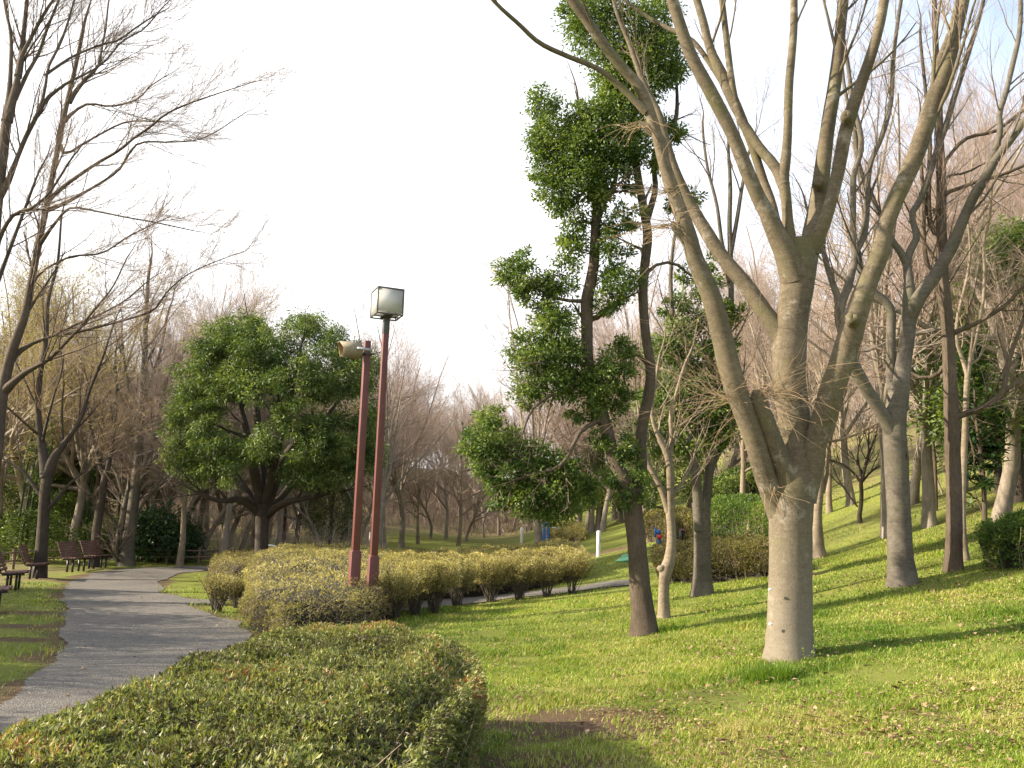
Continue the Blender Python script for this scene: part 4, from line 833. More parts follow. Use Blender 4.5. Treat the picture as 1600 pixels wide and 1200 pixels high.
hero('bare_tree','slender pale trunk further up the slope behind the forked tree','tree',DI,(1296,802),
 [(1296,804,11,0),(1295,770,9,0),(1296,730,8,0),(1294,690,7,0),(1292,650,6,0)],
 [[(1292,655,6,0),(1288,600,5,0),(1280,540,4,0),(1276,480,3,0)],[(1294,680,5,0),(1305,630,4.5,0),(1318,570,4,0),(1326,500,3,0)]], M_pale, M_ptwig, lv=[(10,.0,.95,.45,2.2,.5,.08,7,.5,.01,3),(7,.1,1,.4,1.1,.4,.1,5,.6,.007,3)])
g = G(1344,821); DJ = g[1]
hero('bare_tree','little dark crooked tree alone on the sunny slope','tree',DJ,(1344,821),
 [(1344,822,8,0),(1343,800,7,0),(1347,780,6.5,0),(1345,762,6.5,0),(1347,748,6,0)],
 [[(1346,755,5,0),(1335,740,4,0),(1322,728,3.5,0),(1308,722,3,0),(1297,718,2.5,0)],[(1347,752,5,0),(1352,728,4.5,0),(1357,708,4,0),(1365,692,3.5,0),(1370,670,3,0)],
  [(1348,752,4,0),(1356,742,3.5,0),(1366,733,3,0),(1374,728,2,0)],[(1346,745,4,0),(1342,725,3,0),(1340,708,2.5,0),(1344,690,2,0)],
  [(1340,792,3,-.1),(1325,772,3,-.1),(1312,752,2.5,-.1),(1302,735,2,-.1)]], M_dark, M_dark, lv=[(6,.2,.98,.6,1.2,.3,.12,5,.6,.01,3),(5,.1,1,.5,.6,.3,.12,4,.6,.008,3)])
# ------------------------------------------------------------------ evergreen trees on the lawn
g = G(1007,988); DB = g[1]; print('DB', DB, 20/FPX*DB)
treeB, bB = hero('evergreen_tree','tall dark evergreen with a slanting rough trunk forking into two stems','tree',DB,(1007,988),
 [(1007,990,44,0),(1004,950,37,0),(1001,925,35,0),(997,880,32,0),(995,850,31,0),(991,815,31,0),(988,787,31,0),(984,765,34,0)],
 [[(984,775,30,0),(975,752,27,0),(966,733,25,0),(957,705,23,0),(950,680,22,0),(941,645,21,0),(932,610,20,0),(924,585,20,0),(918,558,20,0),(917,517,21,0),(917,470,22,0),(923,440,21,0),(928,410,19,0),(930,367,17,0),(932,330,16,0),(936,300,14,.1),(930,260,11,.1),(915,210,8,.1),(905,170,6,.1)],
  [(990,780,26,0.1),(998,752,23,.15),(1002,733,21,.2),(1001,700,20,.2),(1003,670,20,.2),(1010,633,20,.2),(1016,600,19,.2),(1016,567,18,.2),(1010,530,17,.2),(1006,490,17,.2),(1005,450,17,.2),(1008,410,17,.2),(1012,370,17,.2),(1007,333,16,.2),(998,285,14,.2),(992,245,14,.2),(988,205,12,.2),(992,150,10,.2),(998,90,8,.2),(1000,30,6,.2)],
  [(1010,345,13,.25),(1018,320,11,.3),(1024,295,10,.35),(1022,260,9,.4),(1024,235,9,.4),(1036,212,9,.4),(1050,200,9,.4),(1057,180,8,.4),(1058,150,6,.4),(1056,110,5,.4)],
  [(932,345,14,0),(945,312,11,-.1),(958,295,9,-.1),(965,260,7,-.1),(970,220,5,-.1)],
  [(944,655,9,0),(930,660,8,-.1),(910,672,7,-.2),(898,690,6.5,-.3),(888,712,6,-.35),(872,730,6,-.4),(850,737,5.5,-.4),(830,742,5,-.4),(810,748,4,-.4)],
  [(925,585,9,0),(905,598,7,-.1),(885,605,6,-.2),(863,616,6,-.3),(845,628,5,-.35),(832,640,4.5,-.4),(822,660,4,-.4)],
  [(918,500,10,0),(935,495,9,.1),(945,485,8,.15),(970,470,5,.2)],
  [(920,470,8,0),(890,470,6,-.1),(860,462,5,-.1),(820,440,4,-.1)],
  [(1005,440,9,.2),(1016,420,6,.3),(1035,411,5,.4),(1055,412,5,.5),(1072,425,4,.5)],
  [(912,570,8,0),(895,560,6,-.1),(870,560,5,-.2),(845,560,4,-.2)]],
 M_rough, lv=[(8,.35,.98,.8,.9,.3,.12,6,.4,.004,4),(5,.2,1,.6,.4,.3,.12,4,.5,.003,3)])
mb = MB()
BB = [(930,35,48),(975,60,50),(1020,40,45),(1030,90,42),(1000,120,45),(965,100,42),(905,18,26),(1045,120,25),(890,5,16),(950,130,22),
 (850,162,27),(868,205,34),(845,225,24),(905,185,30),(935,195,38),(965,225,40),(925,235,40),(885,245,40),(850,262,24),(905,285,42),(870,300,28),(950,270,34),(985,170,35),(1000,230,26),(925,320,24),(885,330,22),(985,285,18),(960,165,25),
 (965,345,22),(990,335,18),(955,400,26),(965,440,30),(945,370,16),(1030,250,16),(1045,205,20),(1058,320,18),(1083,308,16),
 (795,425,22),(820,440,24),(812,405,18),(838,462,24),(865,440,16),(870,480,26),(850,510,26),(880,520,30),(890,400,26),(880,440,22),(895,360,22),(950,470,20),
 (825,545,28),(850,560,30),(880,555,28),(830,590,30),(862,600,30),(815,620,16),(900,600,28),(925,615,30),(950,590,30),(970,560,26),(945,640,26),(965,615,20),(980,540,16),
 (762,650,20),(748,690,26),(775,690,26),(760,720,26),(800,705,28),(790,745,28),(830,725,32),(855,755,34),(820,780,28),(850,800,18),(880,785,30),(905,765,24),(870,730,24),(785,775,22),(890,740,22),(935,690,16),(900,650,12),
 (975,700,20),(990,750,18),(975,775,16),(1000,790,14),(985,720,14),(960,740,16)]
blobs(mb, [(a,b,c*1.12) for a,b,c in BB], DB-.05, 24, 0.062, depth_r=1.3, per=80, droop=0.35, sub=0.26)
mb.obj('foliage',M_ever,treeB,bB,rnd=True)
g = G(1098,928); DD = g[1]; print('DD', DD, 16/FPX*DD)
treeD, bD = hero('evergreen_tree','twin stemmed grey tree with dark leaves high above its whitish foot','tree',DD,(1098,928),
 [(1098,930,36,0),(1097,900,30,0),(1097,875,29,0),(1097,825,28,0),(1096,800,29,0),(1095,785,30,0)],
 [[(1092,830,16,-.1),(1091,795,17,-.1),(1089,762,17,-.1),(1085,725,17,-.1),(1078,700,16,-.1),(1072,665,14,-.1),(1064,620,12,-.1),(1060,560,10,-.1),(1052,500,8,-.1),(1048,430,7,-.1),(1055,360,5,-.1)],
  [(1101,800,17,.1),(1106,760,16,.1),(1109,725,15,.1),(1113,690,14,.1),(1122,650,13,.1),(1130,600,12,.1),(1136,540,11,.1),(1142,480,10,.1),(1142,420,9,.1),(1140,350,8,.1),(1141,290,7,.1),(1138,230,5,.1)],
  [(1110,735,12,.1),(1120,712,10,.2),(1134,690,9,.3),(1142,660,8,.3),(1150,620,6,.3)],
  [(1140,440,8,.1),(1128,380,7,.1),(1120,320,6,.1),(1105,260,5,.1),(1098,200,4,.1)],
  [(1141,400,8,.1),(1152,340,7,.1),(1160,290,6,.1),(1172,230,4,.1)]], M_grey, lv=[(7,.4,.98,.6,1.6,.5,.08,7,.45,.005,4),(7,.15,1,.5,.9,.4,.1,5,.5,.0035,3),(4,.2,1,.5,.4,.3,.1,4,.6,.003,3)])
mb = MB()
blobs(mb, [(1030,540,26),(1055,525,30),(1080,560,30),(1035,580,28),(1062,600,32),(1095,600,30),(1112,560,26),(1110,640,34),(1140,620,22),(1080,650,30),(1050,640,28),(1020,625,24),(1125,680,26),(1095,695,24),(1060,690,22),(1070,470,22),(1100,450,24),(1125,480,20),(1150,490,14),(1115,510,24),(1075,430,16),(1110,410,14),(1145,660,16),(1015,665,16),(1035,705,12),(1090,500,20),(1145,540,12),(1040,480,14)], DD, 14, 0.085, depth_r=1.3, per=65, droop=0.3, sub=0.30)
mb.obj('foliage',M_ever,treeD,bD,rnd=True)
# round evergreen beside the path
g = G(409,887); DR = 27.5; bR = np.array([*P(409,880,DR)[:2],0]); bR[2] = float(H(bR[0],bR[1]))
treeR, bR = hero('evergreen_tree','broad round evergreen with a thick dark trunk at the bend of the path','tree',DR,(409,890),
 [(408,893,28,0),(408,870,22,0),(409,840,21,0),(410,815,22,0),(411,800,25,0),(412,788,26,0)],
 [[(405,805,13,0),(390,788,15,-.3),(370,780,12,-.6),(350,783,9,-.9),(325,778,7,-1.2),(300,765,5,-1.5)],
  [(404,800,14,0),(385,770,16,0.3),(365,740,13,.6),(345,700,10,.9),(320,660,7,1.2)],
  [(408,798,15,0),(402,760,18,-.3),(392,710,15,-.5),(382,660,12,-.6),(370,620,10,-.6),(360,580,7,-.6)],
  [(411,798,15,0),(410,740,17,.3),(405,680,14,.4),(400,640,11,.4),(395,600,8,.4),(390,550,6,.4)],
  [(414,798,15,0),(430,755,17,0),(445,715,15,0),(465,690,13,0),(500,660,10,0),(525,630,7,0),(545,600,5,0)],
  [(416,800,14,0),(440,775,14,.8),(470,740,12,1.2),(500,720,9,1.6),(540,700,6,2)],
  [(418,805,13,0),(435,790,13,-.5),(455,783,11,-.9),(480,778,8,-1.2),(520,770,5,-1.5)],
  [(412,795,14,0),(425,740,14,-.6),(440,680,11,-1),(455,620,8,-1.3),(465,560,6,-1.4)]], M_dark, M_dark,
 lv=[(8,.3,.98,.7,1.6,.3,.12,6,.5,.008,4),(6,.2,1,.6,.8,.3,.12,4,.5,.006,3)])
mb = MB(); RB = []
def inR(px, py):      # outline of the crown in its own plane
    t = (py-490)/300; 
    hw = np.interp(t,[0,.08,.2,.4,.55,.75,.9,1.0],[55,105,138,150,163,160,135,70]); cxm = np.interp(t,[0,.2,.5,1],[430,432,428,425]); return abs(px-cxm) < hw
for i in range(520):
    px, py = rng.uniform(262,594), rng.uniform(492,792)
    if not inR(px,py): continue
    t = (py-490)/300; cxm = np.interp(t,[0,.2,.5,1],[430,432,428,425]); hw = np.interp(t,[0,.08,.2,.4,.55,.75,.9,1.0],[55,105,138,150,163,160,135,70])
    edge = abs(px-cxm)/hw; dz = math.sqrt(max(0,1-edge**2))*hw/FPX*DR
    # open windows between the leafy masses
    gx = min(((px-372)/42)**2+((py-655)/34)**2, ((px-535)/36)**2+((py-632)/18)**2, ((px-440)/26)**2+((py-690)/24)**2, ((px-395)/20)**2+((py-735)/16)**2, ((px-480)/24)**2+((py-640)/14)**2)
    if gx < 1.25: continue
    if py > 752 or (py > 738 and abs(px-410) < 40): continue
    px += 6
    s = rng.choice([-1,1]) if py < 640 else rng.choice([-1,-1,1])
    RB.append((px,py,rng.uniform(13,24),s*dz*rng.uniform(0.5,0.95)))
blobs(mb, RB, DR, 2.2, 0.115, depth_r=1.0, per=95, droop=0.8, sub=0.40, asp=0.27)
mb.obj('foliage',M_ever2,treeR,bR,rnd=True)
# ------------------------------------------------------------------ generated bare trees for the woods
def bare_proto(h, rt, style, seed, mat, tmat, dens=1.0, buds=None, wiggle=0.05):
    """one bare tree at the origin with trunk, boughs and twigs"""
    global rng
    old = rng; rng = np.random.default_rng(seed)
    r = thing('bare_tree','bare tree','tree',(0,0,0))
    hs = h*(0.30 if style == 'vase' else 0.88 if style == 'spire' else 0.5); n = 8
    d = nrm(np.array([rng.normal(0,.06),rng.normal(0,.06),1.0])); p = [np.array([0,0,-0.15])]
    for _ in range(n-1): d = nrm(d+rng.normal(0,wiggle,3)+[0,0,0.05]); p.append(p[-1]+d*hs/(n-1))
    T = np.array(p)[None]; R = (rt*np.linspace(1,0.62 if style != 'spire' else 0.18,n))[None]; R[0,0] *= 1.3
    mb = MB(); mb.add(*tubes(T,R,8,0.04)); mb.obj('trunk',mat,r)
    K = int({'vase':7,'spire':22,'crooked':7}[style]); t0 = {'vase':.72,'spire':.25,'crooked':.4}[style]
    A = {'vase':.42,'spire':.85,'crooked':.7}[style]; L0 = {'vase':.78,'spire':.36,'crooked':.55}[style]
    P1, R1 = spawn(T,R,K,t0,1.0,A,h*L0,up=0.35,wig=wiggle*1.6,n=8,rr=0.62,end=0.22,taperlen=0.25 if style != 'spire' else .5)
    P2, R2 = spawn(P1,R1,int(10*dens),.15,.98,.58,h*.26,up=.26,wig=.08,n=7,rr=.42,rmin=.007)
    P3, R3 = spawn(P2,R2,int(8*dens),.15,1,.55,h*.125,up=.16,wig=.1,n=5,rr=.5,rmin=.0048)
    P4, R4 = spawn(P3,R3,5,.15,1,.6,h*.06,up=.1,wig=.12,n=3,rr=.6,rmin=.0038)
    mb = MB(); mb.add(*tubes(P1,R1,6)); mb.add(*tubes(P2,R2,4)); mb.obj('boughs',mat,r)
    mb = MB(); mb.add(*tubes(P3,R3,3)); mb.add(*tubes(P4,R4,3)); mb.obj('twigs',tmat,r)
    if buds:
        k = int(16000*dens); c = P4[rng.integers(0,len(P4),k),rng.integers(0,3,k)]+rng.normal(0,.02,(k,3))
        V, F = leaves(c,0.045,0.6); m2 = MB(); m2.add(V,F,np.repeat(rng.uniform(0,1,k),4)); m2.obj('buds',buds,r,rnd=True)
    rng = old; return r
protosB = [bare_proto(11,0.19,'vase',101,M_farbark,M_ftwig), bare_proto(12,0.17,'spire',102,M_farbark,M_ftwig), bare_proto(9.5,0.17,'crooked',103,M_farbark,M_ftwig,wiggle=0.12),
           bare_proto(10.5,0.16,'vase',104,M_farbark,M_ptwig,1.1), bare_proto(11,0.15,'crooked',105,M_farbark,M_ftwig,1.1,wiggle=0.10), bare_proto(9,0.12,'spire',106,M_pale,M_ptwig),
           bare_proto(10,0.17,'vase',107,M_farbark,M_ytwig,1.0,M_bud), bare_proto(10,0.16,'crooked',108,M_farbark,M_ytwig,1.0,M_bud,wiggle=0.09)]
used = set()
def put(k, x, y, s, label, group, rz=None, zs=1.0, name=None):
    loc = (x, y, float(H(x,y))-0.02); rz = rng.uniform(0,6.28) if rz is None else rz
    if k not in used:
        used.add(k); o = protosB[k]; o.location = loc; o.rotation_euler = (0,0,rz); o.scale = (s,s,s*zs); o['label'] = label; o['group'] = group; return o
    return dup(protosB[k], loc, rz, (s,s,s*zs), label, group)
def putpx(k, px, py, s, label, group=None, zs=1.0):
    g = G(px,py)
    o = put(k, g[0], g[1], s, label, group or 'bare trees of the near left wood', None, zs)
    return o
# near individual trees that one can pick out
hero('bare_tree','broad dark trunk behind the benches with boughs bending right','tree',26,(65,893),
 [(62,895,36,0),(64,870,28,0),(66,840,25,0),(68,808,24,0),(71,765,24,0),(76,730,23,0)],
 [[(74,740,20,0),(84,715,17,0),(95,700,14,0),(110,680,12,0),(128,650,10,0),(140,610,8,0),(160,560,6,0),(180,500,4,0)],
  [(73,745,20,0),(66,700,17,0),(60,650,15,0),(62,590,13,0),(72,530,11,0),(75,470,9,0),(90,410,7,0),(96,340,5,0)],
  [(69,800,10,0),(80,790,8,0),(92,775,7,0),(110,755,6,0),(135,735,5,0),(160,722,4,0),(190,700,3,0)],
  [(70,780,9,0),(50,755,7,0),(35,735,6,0),(10,720,5,0),(-20,700,4,0)]], M_dark, M_ytwig, lw=0.64, lv=[(10,.2,.98,.6,2.8,.25,.08,8,.42,.008,4),(9,.1,1,.5,1.3,.15,.1,6,.5,.006,3),(5,.1,1,.5,.6,.1,.1,4,.6,.0045,3)])
hero('bare_tree','tall leaning tree at the left edge with long boughs sweeping over the path','tree',22,(-30,905),
 [(-32,912,36,0),(-25,850,30,0),(-15,780,28,0),(-5,700,27,0),(3,620,25,0),(15,562,23,0),(27,525,21,0),(39,490,19,0),(50,435,16,0),(63,370,15,0),(74,316,13,0),(87,249,12,0),(102,173,11,0),(117,108,9,0),(128,56,8,0),(133,30,6,0)],
 [[(8,610,16,0),(17,601,14,-.1),(43,580,11,-.3),(76,562,9,-.5),(102,536,8,-.7),(130,506,7,-.9),(147,484,6,-1),(175,450,4,-1.2),(200,400,3,-1.3)],
  [(15,565,14,0),(22,556,11,.1),(48,538,8,.2),(87,523,7,.3),(121,506,6,.4),(156,491,5,.5),(195,470,4,.6),(230,440,3,.7)],
  [(100,521,7,.3),(115,520,6,.3),(152,511,6,.3),(195,500,5.5,.3),(240,484,5,.3),(262,455,4,.3),(300,425,3,.3),(365,398,2,.3)],
  [(76,312,9,0),(82,307,8,0),(108,285,8,-.2),(152,255,8,-.4),(186,235,7,-.6),(210,215,6,-.7),(234,199,6,-.8),(260,178,5,-.9),(300,160,4,-1),(390,130,2,-1)],
  [(70,330,8,0),(100,318,7,.2),(140,296,6.5,.4),(185,266,6,.6),(215,225,5,.8),(270,222,4,1),(320,215,3,1),(385,175,2,1)],
  [(100,190,8,0),(107,182,6,0),(125,168,5,0),(142,162,5,0),(175,166,5,0),(215,155,4,0),(232,137,3.5,0),(260,118,2,0)],
  [(108,160,9,0),(120,140,8,.1),(140,117,7,.2),(153,105,7,.3),(160,70,6,.4),(165,45,5,.4),(170,0,4,.4)],
  [(92,225,9,0),(103,240,5,0),(130,225,5,0),(165,205,5,0),(200,190,4,0),(245,190,3,0)],
  [(60,385,8,0),(85,350,6,-.3),(110,325,6,-.6),(150,330,5,-.8),(200,340,4,-1),(245,348,3.5,-1),(300,360,2.5,-1)],
  [(50,440,8,0),(40,470,6,0),(60,430,5.5,.3),(90,410,5,.5),(115,400,5,.7),(160,395,4.5,.9),(200,370,4,1.1),(250,345,3,1.2)]],
 M_rough, M_twig, lw=0.64, lv=[(12,.2,.99,.5,2.0,.2,.07,8,.4,.006,4),(10,.1,1,.45,1.0,.12,.09,6,.5,.0045,3),(6,.1,1,.5,.45,.1,.1,4,.6,.003,3)])
hero('bare_tree','big tree in the top left corner with upright forking limbs','tree',19,(-55,920),
 [(-60,925,44,0),(-52,850,38,0),(-44,750,35,0),(-36,650,33,0),(-27,550,30,0),(-18,450,28,0),(-10,370,26,0),(-3,300,25,0),(4,240,24,0),(9,200,22,0),(11,184,20,0)],
 [[(10,190,16,0),(14,150,11,0),(17,100,10,0),(17,55,8,0),(10,20,7,0),(2,-30,5,0)],
  [(11,190,18,0),(20,155,15,0),(27,125,14,0),(33,90,11,0),(45,66,9,0),(65,28,8,0),(86,-4,6,0)],
  [(28,120,12,0),(34,85,11,.2),(37,54,10,.2),(41,13,9,.2),(45,-30,7,.2)],
  [(18,165,9,0),(45,110,8,.2),(60,85,8,.2),(72,50,7,.2),(92,0,6,.2)],
  [(-3,310,14,0),(12,285,12,0),(22,260,11,0),(39,217,11,0),(61,173,10,0),(70,140,7,0),(76,104,6.5,0),(93,71,6,0),(106,35,5,0),(117,-3,4,0)],
  [(60,175,8,0),(76,152,7,.1),(108,128,6,.2),(139,113,5,.3),(165,95,4.5,.4),(190,65,4,.5),(225,45,3.5,.6),(255,10,3,.7)],
  [(70,118,5,0),(95,100,5,.1),(118,86,5,.2),(158,70,5,.3),(185,63,4.5,.3),(210,45,4,.4),(240,25,3,.4)],
  [(-15,420,12,0),(0,370,10,-.2),(22,335,9,-.4),(50,325,8,-.5),(78,300,6,-.6),(110,250,5,-.7)],
  [(-20,480,12,0),(0,430,10,.2),(15,390,9,.3),(30,350,8,.3),(45,310,7,.3),(60,270,5,.3)]],
 M_rough, M_twig, lw=0.64, lv=[(12,.2,.99,.5,1.8,.3,.07,8,.4,.005,4),(9,.1,1,.45,.9,.2,.09,6,.5,.004,3),(5,.1,1,.5,.4,.1,.1,4,.6,.003,3)])
hero('bare_tree','grey two stemmed tree at the end of the grass verge by the path bend','tree',33,(200,884),
 [(198,886,26,0),(199,860,21,0),(203,830,19,0),(206,808,18,0),(211,765,17,0),(216,722,15,0),(217,697,14,0),(219,664,13,0),(222,620,11,0),(226,560,9,0),(228,500,7,0),(232,430,5,0)],
 [[(190,884,13,0),(184,873,12,0),(186,840,11,0),(192,810,11,0),(198,780,11,0),(204,755,10,0)],
  [(212,765,11,0),(222,742,9,0),(232,722,8,0),(240,690,7,0),(250,640,6,0),(262,590,4,0)],
  [(206,800,7,0),(192,770,6,0),(182,740,5,0),(170,720,4,0),(160,690,3,0)],
  [(208,815,5,0),(222,790,5,0),(240,765,4,0),(260,750,3,0),(280,730,3,0)],
  [(220,650,8,0),(232,600,7,.3),(250,550,5,.5),(262,490,4,.6)],[(218,690,7,0),(206,640,6,.3),(196,580,5,.3),(190,520,4,.4)]],
 M_grey, M_ftwig, lv=[(9,.1,.98,.7,2.0,.35,.1,7,.5,.009,4),(7,.1,1,.5,1.1,.2,.1,5,.5,.007,3),(5,.1,1,.5,.5,.2,.1,4,.6,.0055,3)])
hero('bare_tree','dark mossy trunk leaning left behind the farthest bench','tree',32,(150,846),
 [(148,880,18,0),(149,860,15,0),(150,841,14,0),(155,800,13,0),(159,776,12,0),(162,755,11,0),(166,738,11,0)],
 [[(164,745,9,0),(155,725,8,0),(150,700,6,0),(140,660,5,0),(130,600,4,0)],[(165,745,9,0),(172,715,7,0),(178,680,6,0),(182,620,5,0),(180,560,4,0)]],
 M_dark, M_ytwig, lv=[(9,.1,.98,.7,2.0,.35,.1,7,.5,.01,4),(7,.1,1,.5,1.1,.2,.1,5,.5,.008,3)])
NL = [(280,886,5,1.0,'slim bare tree between the fence and the path bend'),(345,884,1,0.9,'upright bare tree left of the round evergreen behind the low fence'),(5,876,7,1.2,'budding tree behind the benches at the left edge'),
 (110,872,6,1.25,'budding tree between the broad dark trunk and the far benches'),(255,872,6,.95,'yellowish budding tree behind the green undergrowth'),(318,874,2,.75,'low crooked tree with bent boughs behind the fence'),(372,872,4,.8,'crooked tree just left of the round evergreen trunk'),
 (175,868,7,1.2,'budding tree seen above the farthest bench'),(30,866,0,1.05,'bare vase shaped tree behind the nearest benches'),(225,868,3,1.1,'pale twigged tree behind the two stemmed grey tree'),(300,868,1,1.0,'straight bare tree behind the bend of the path'),
 (460,868,4,.8,'crooked bare tree right of the distant dark red post'),(495,872,2,.7,'small bare tree behind the right side of the round evergreen'),(395,866,5,.9,'thin bare tree directly behind the round evergreen')]
for px, py, k, s, lab in NL: putpx(k,px,py,s,lab)
NL2 = [(62,866,7,1.35,'crooked budding tree high above the near benches'),(140,864,3,1.3,'pale twigged tree above the farthest bench'),(205,862,6,1.2,'yellow budding tree behind the two stemmed grey tree'),(262,866,3,1.0,'pale twigged tree left of the round evergreen')]
for px, py, k, s, lab in NL2: putpx(k,px,py,s,lab)
CL = [(628,856,0,.95,'bare fan shaped tree just right of the taller red post'),(653,850,5,.8,'slim bare tree right of the fan shaped one behind the hedge'),(716,853,5,.95,'pale stemmed bare tree standing in the olive hedge'),(600,862,3,1.05,'bare tree partly behind the taller red post'),
 (672,840,2,.6,'little bare tree at the left foot of the green rise'),(697,842,4,.8,'bare tree on the green rise left of the pale stemmed one'),(728,846,2,.6,'low crooked tree beside the pale stemmed one'),(780,836,1,.7,'straight bare tree on the crest of the green rise'),
 (826,830,0,1.15,'vase shaped bare tree above the far yellow hedge'),(842,856,3,1.4,'tall tree with a stout trunk beside the blue pole'),(757,840,2,.5,'tiny crooked tree on the green rise'),(800,832,4,.5,'tiny dark tree left of the blue pole on the rise'),
 (575,858,1,.9,'bare tree seen between the two red posts')]
for px, py, k, s, lab in CL: putpx(k,px,py,s,lab,'bare trees behind the olive hedge')
SL = [(905,826,3,1.1),(917,830,1,.85),(925,832,0,.8),(933,829,3,.9),(941,831,4,.9),(960,812,0,1.0),(970,815,1,.9),(1010,830,0,1.1),(1016,832,3,1.0),(1077,808,1,.9),(1120,800,2,.8),(1158,812,5,.9),(1195,800,0,1.0)]
SLl = ['far left of the slim trees grouped on the brown slope','short bare tree second from the left on the brown slope','bare tree third from the left on the brown slope','bare tree on the brown slope left of the slanting dark trunk','bare tree touching the left outline of the slanting dark trunk','bare tree high on the slope left of the slanting trunk','bare spire shaped tree right behind the slanting dark trunk','pale bare tree left of the slim knobby tree','dark bare tree behind the slim knobby tree','bare tree between the knobby tree and the twin grey trunk','crooked bare tree right of the twin grey trunk on the slope','thin bare tree rising out of the dark rounded bush','bare tree on the slope just left of the thick trunk']
for (px,py,k,s), lab in zip(SL,SLl): putpx(k,px,py,s,lab,'bare trees on the middle slope')
KIND = ['fan shaped ','narrow upright ','crooked ','pale twigged fan shaped ','bent boughed ','slender pale ','yellow budding ','crooked yellow budding ']
def scatter(n, fx, label, group, ks, smin, smax, seed, mind=2.2):
    r2 = np.random.default_rng(seed); got = []
    for _ in range(n*30):
        if len(got) >= n: break
        x, y = fx(r2)
        if any((x-a)**2+(y-b)**2 < mind**2 for a,b in got): continue
        got.append((x,y)); kk = int(r2.choice(ks)); put(kk, x, y, r2.uniform(smin,smax), KIND[kk]+label, group, r2.uniform(0,6.28), r2.uniform(.9,1.1))
scatter(55, lambda r: (lambda y: (-y*r.uniform(.14,.66), y))(r.uniform(36,66)), 'leafless tree in the dense wood beyond the path bend', 'bare trees of the dense left wood', [0,2,3,4,6,7], .8, 1.15, 5, 1.7)
scatter(130, lambda r: (lambda y: (y*r.uniform(-.62,.22), y))(r.uniform(66,100)), 'leafless tree in the far wood closing the view', 'bare trees of the far wood', [0,2,4,3], .75, 1.05, 6, 2.0)
scatter(48, lambda r: (lambda y: (y*r.uniform(.22,.66), y))(r.uniform(44,78)), 'leafless tree in the wood on top of the right hand slope', 'bare trees above the slope', [0,1,3,4,2], .65, .95, 8, 2.4)
scatter(12, lambda r: (lambda y: (y*r.uniform(.50,.66), y))(r.uniform(22,40)), 'leafless tree of the thicket near the right edge of the photo', 'bare trees near the right edge', [1,4,2,5], .6, .85, 9, 2.2)
# trees of the same wood out of frame on the left, whose shade falls over the path
scatter(4, lambda r: (r.uniform(-26,-14), r.uniform(4,15)), 'leafless tree beside the path, outside the picture', 'bare trees beside the path', [0,6,7,3], .8, 1.1, 10, 3.0)
# ------------------------------------------------------------------ evergreen undergrowth and conifers
def ever_proto(h, r, mat, seed, lsize=0.11, nclump=150, per=55, shape='bush', name='evergreen_shrub', cat_='shrub', trunk=0.06, droop=0.3):
    global rng
    old = rng; rng = np.random.default_rng(seed); o = thing(name,'evergreen',cat_,(0,0,0)); mb = MB()
    z0 = 0.12*h if shape == 'bush' else 0.25*h
    T = np.array([[0,0,-.1],[.03,0,h*.3],[0,.04,h*.6],[0,0,h*.92]]); mb.add(*tubes(cat(T,8),trunk*np.linspace(1,.2,8),7,.04))
    P1, R1 = spawn(cat(T,10)[None],(trunk*np.linspace(1,.2,10))[None],16,.12,.95,.9,r*1.05,up=.35,n=6,rr=.5,rmin=.01); mb.add(*tubes(P1,R1,5)); mb.obj('stems' if shape == 'bush' else 'trunk',M_dark,o)
    mb = MB()
    for _ in range(nclump):
        t = rng.uniform(0,1); z = z0+(h-z0)*t
        w_ = r*(math.sin(math.pi*min(1,.18+.80*t))**.6 if shape != 'cone' else (1-t)**.8+.05)
        a = rng.uniform(0,6.28); q = w_*rng.uniform(.35,1.0)**.5; c = np.array([q*math.cos(a)*rng.uniform(.8,1.15),q*math.sin(a),z+rng.normal(0,.1)]); k = int(per*rng.uniform(.5,1.4))
        off = rng.normal(0,1,(k,3))*r*.16*np.array([1,1,.7]); V, F = leaves(c+off,lsize,.42,outc=nrm(off)+[0,0,.2],droop=droop)
        mb.add(V,F,np.repeat(np.clip(rng.uniform(0,.6)+rng.uniform(0,.4,k),0,1),4))
    mb.obj('foliage',mat,o,rnd=True); rng = old; return o
E0 = ever_proto(3.3,1.5,M_ever,201,.13,170); E1 = ever_proto(2.0,1.4,M_big,202,.16,120); E2 = ever_proto(8.5,2.3,M_ever2,203,.17,330,60,'round','evergreen_tree','tree',.16); E3 = ever_proto(9.5,2.0,M_ever,204,.15,360,60,'cone','conifer','tree',.17,.5)
firsts = {}
def pute(E, x, y, s, label, group=None, z=None):
    loc = (x,y,float(H(x,y))-.03)
    if id(E) not in firsts:
        firsts[id(E)] = 1; E.location = loc; E.rotation_euler = (0,0,rng.uniform(0,6.28)); E.scale = s if isinstance(s,tuple) else (s,s,s); E['label'] = label
        if group: E['group'] = group
        return E
    return dup(E,loc,rng.uniform(0,6.28),s,label,group)
def putepx(E, px, py, s, label, group=None, dz=0): g = G(px,py); return pute(E,g[0],g[1]+dz,s,label,group)
putepx(E1,245,880,(1.15,1.0,1.0),'bright bushy undergrowth right of the two stemmed grey tree')
putepx(E1,278,878,(.6,.6,.75),'small dark bush at the left end of the low fence by the bend')
putepx(E1,212,876,(.7,.7,.8),'dark low bush behind the two stemmed grey tree')
putepx(E0,95,868,(.9,.9,.75),'leafy evergreen bush between the broad trunk and the far benches')
putepx(E0,38,878,(1.0,1.0,.55),'dark brown green bush behind the nearest benches')
putepx(E0,165,872,(.8,.8,.5),'low evergreen bush behind the farthest bench')
for i, (px,py,s) in enumerate([(20,860,1.0),(70,856,1.1),(115,858,.9)]): putepx(E2,px,py,(s*.8,s*.8,s*.62),['dark evergreen deep in the left wood at the picture edge','dark evergreen deep in the left wood above the near benches','dark evergreen deep in the left wood left of the far benches'][i])
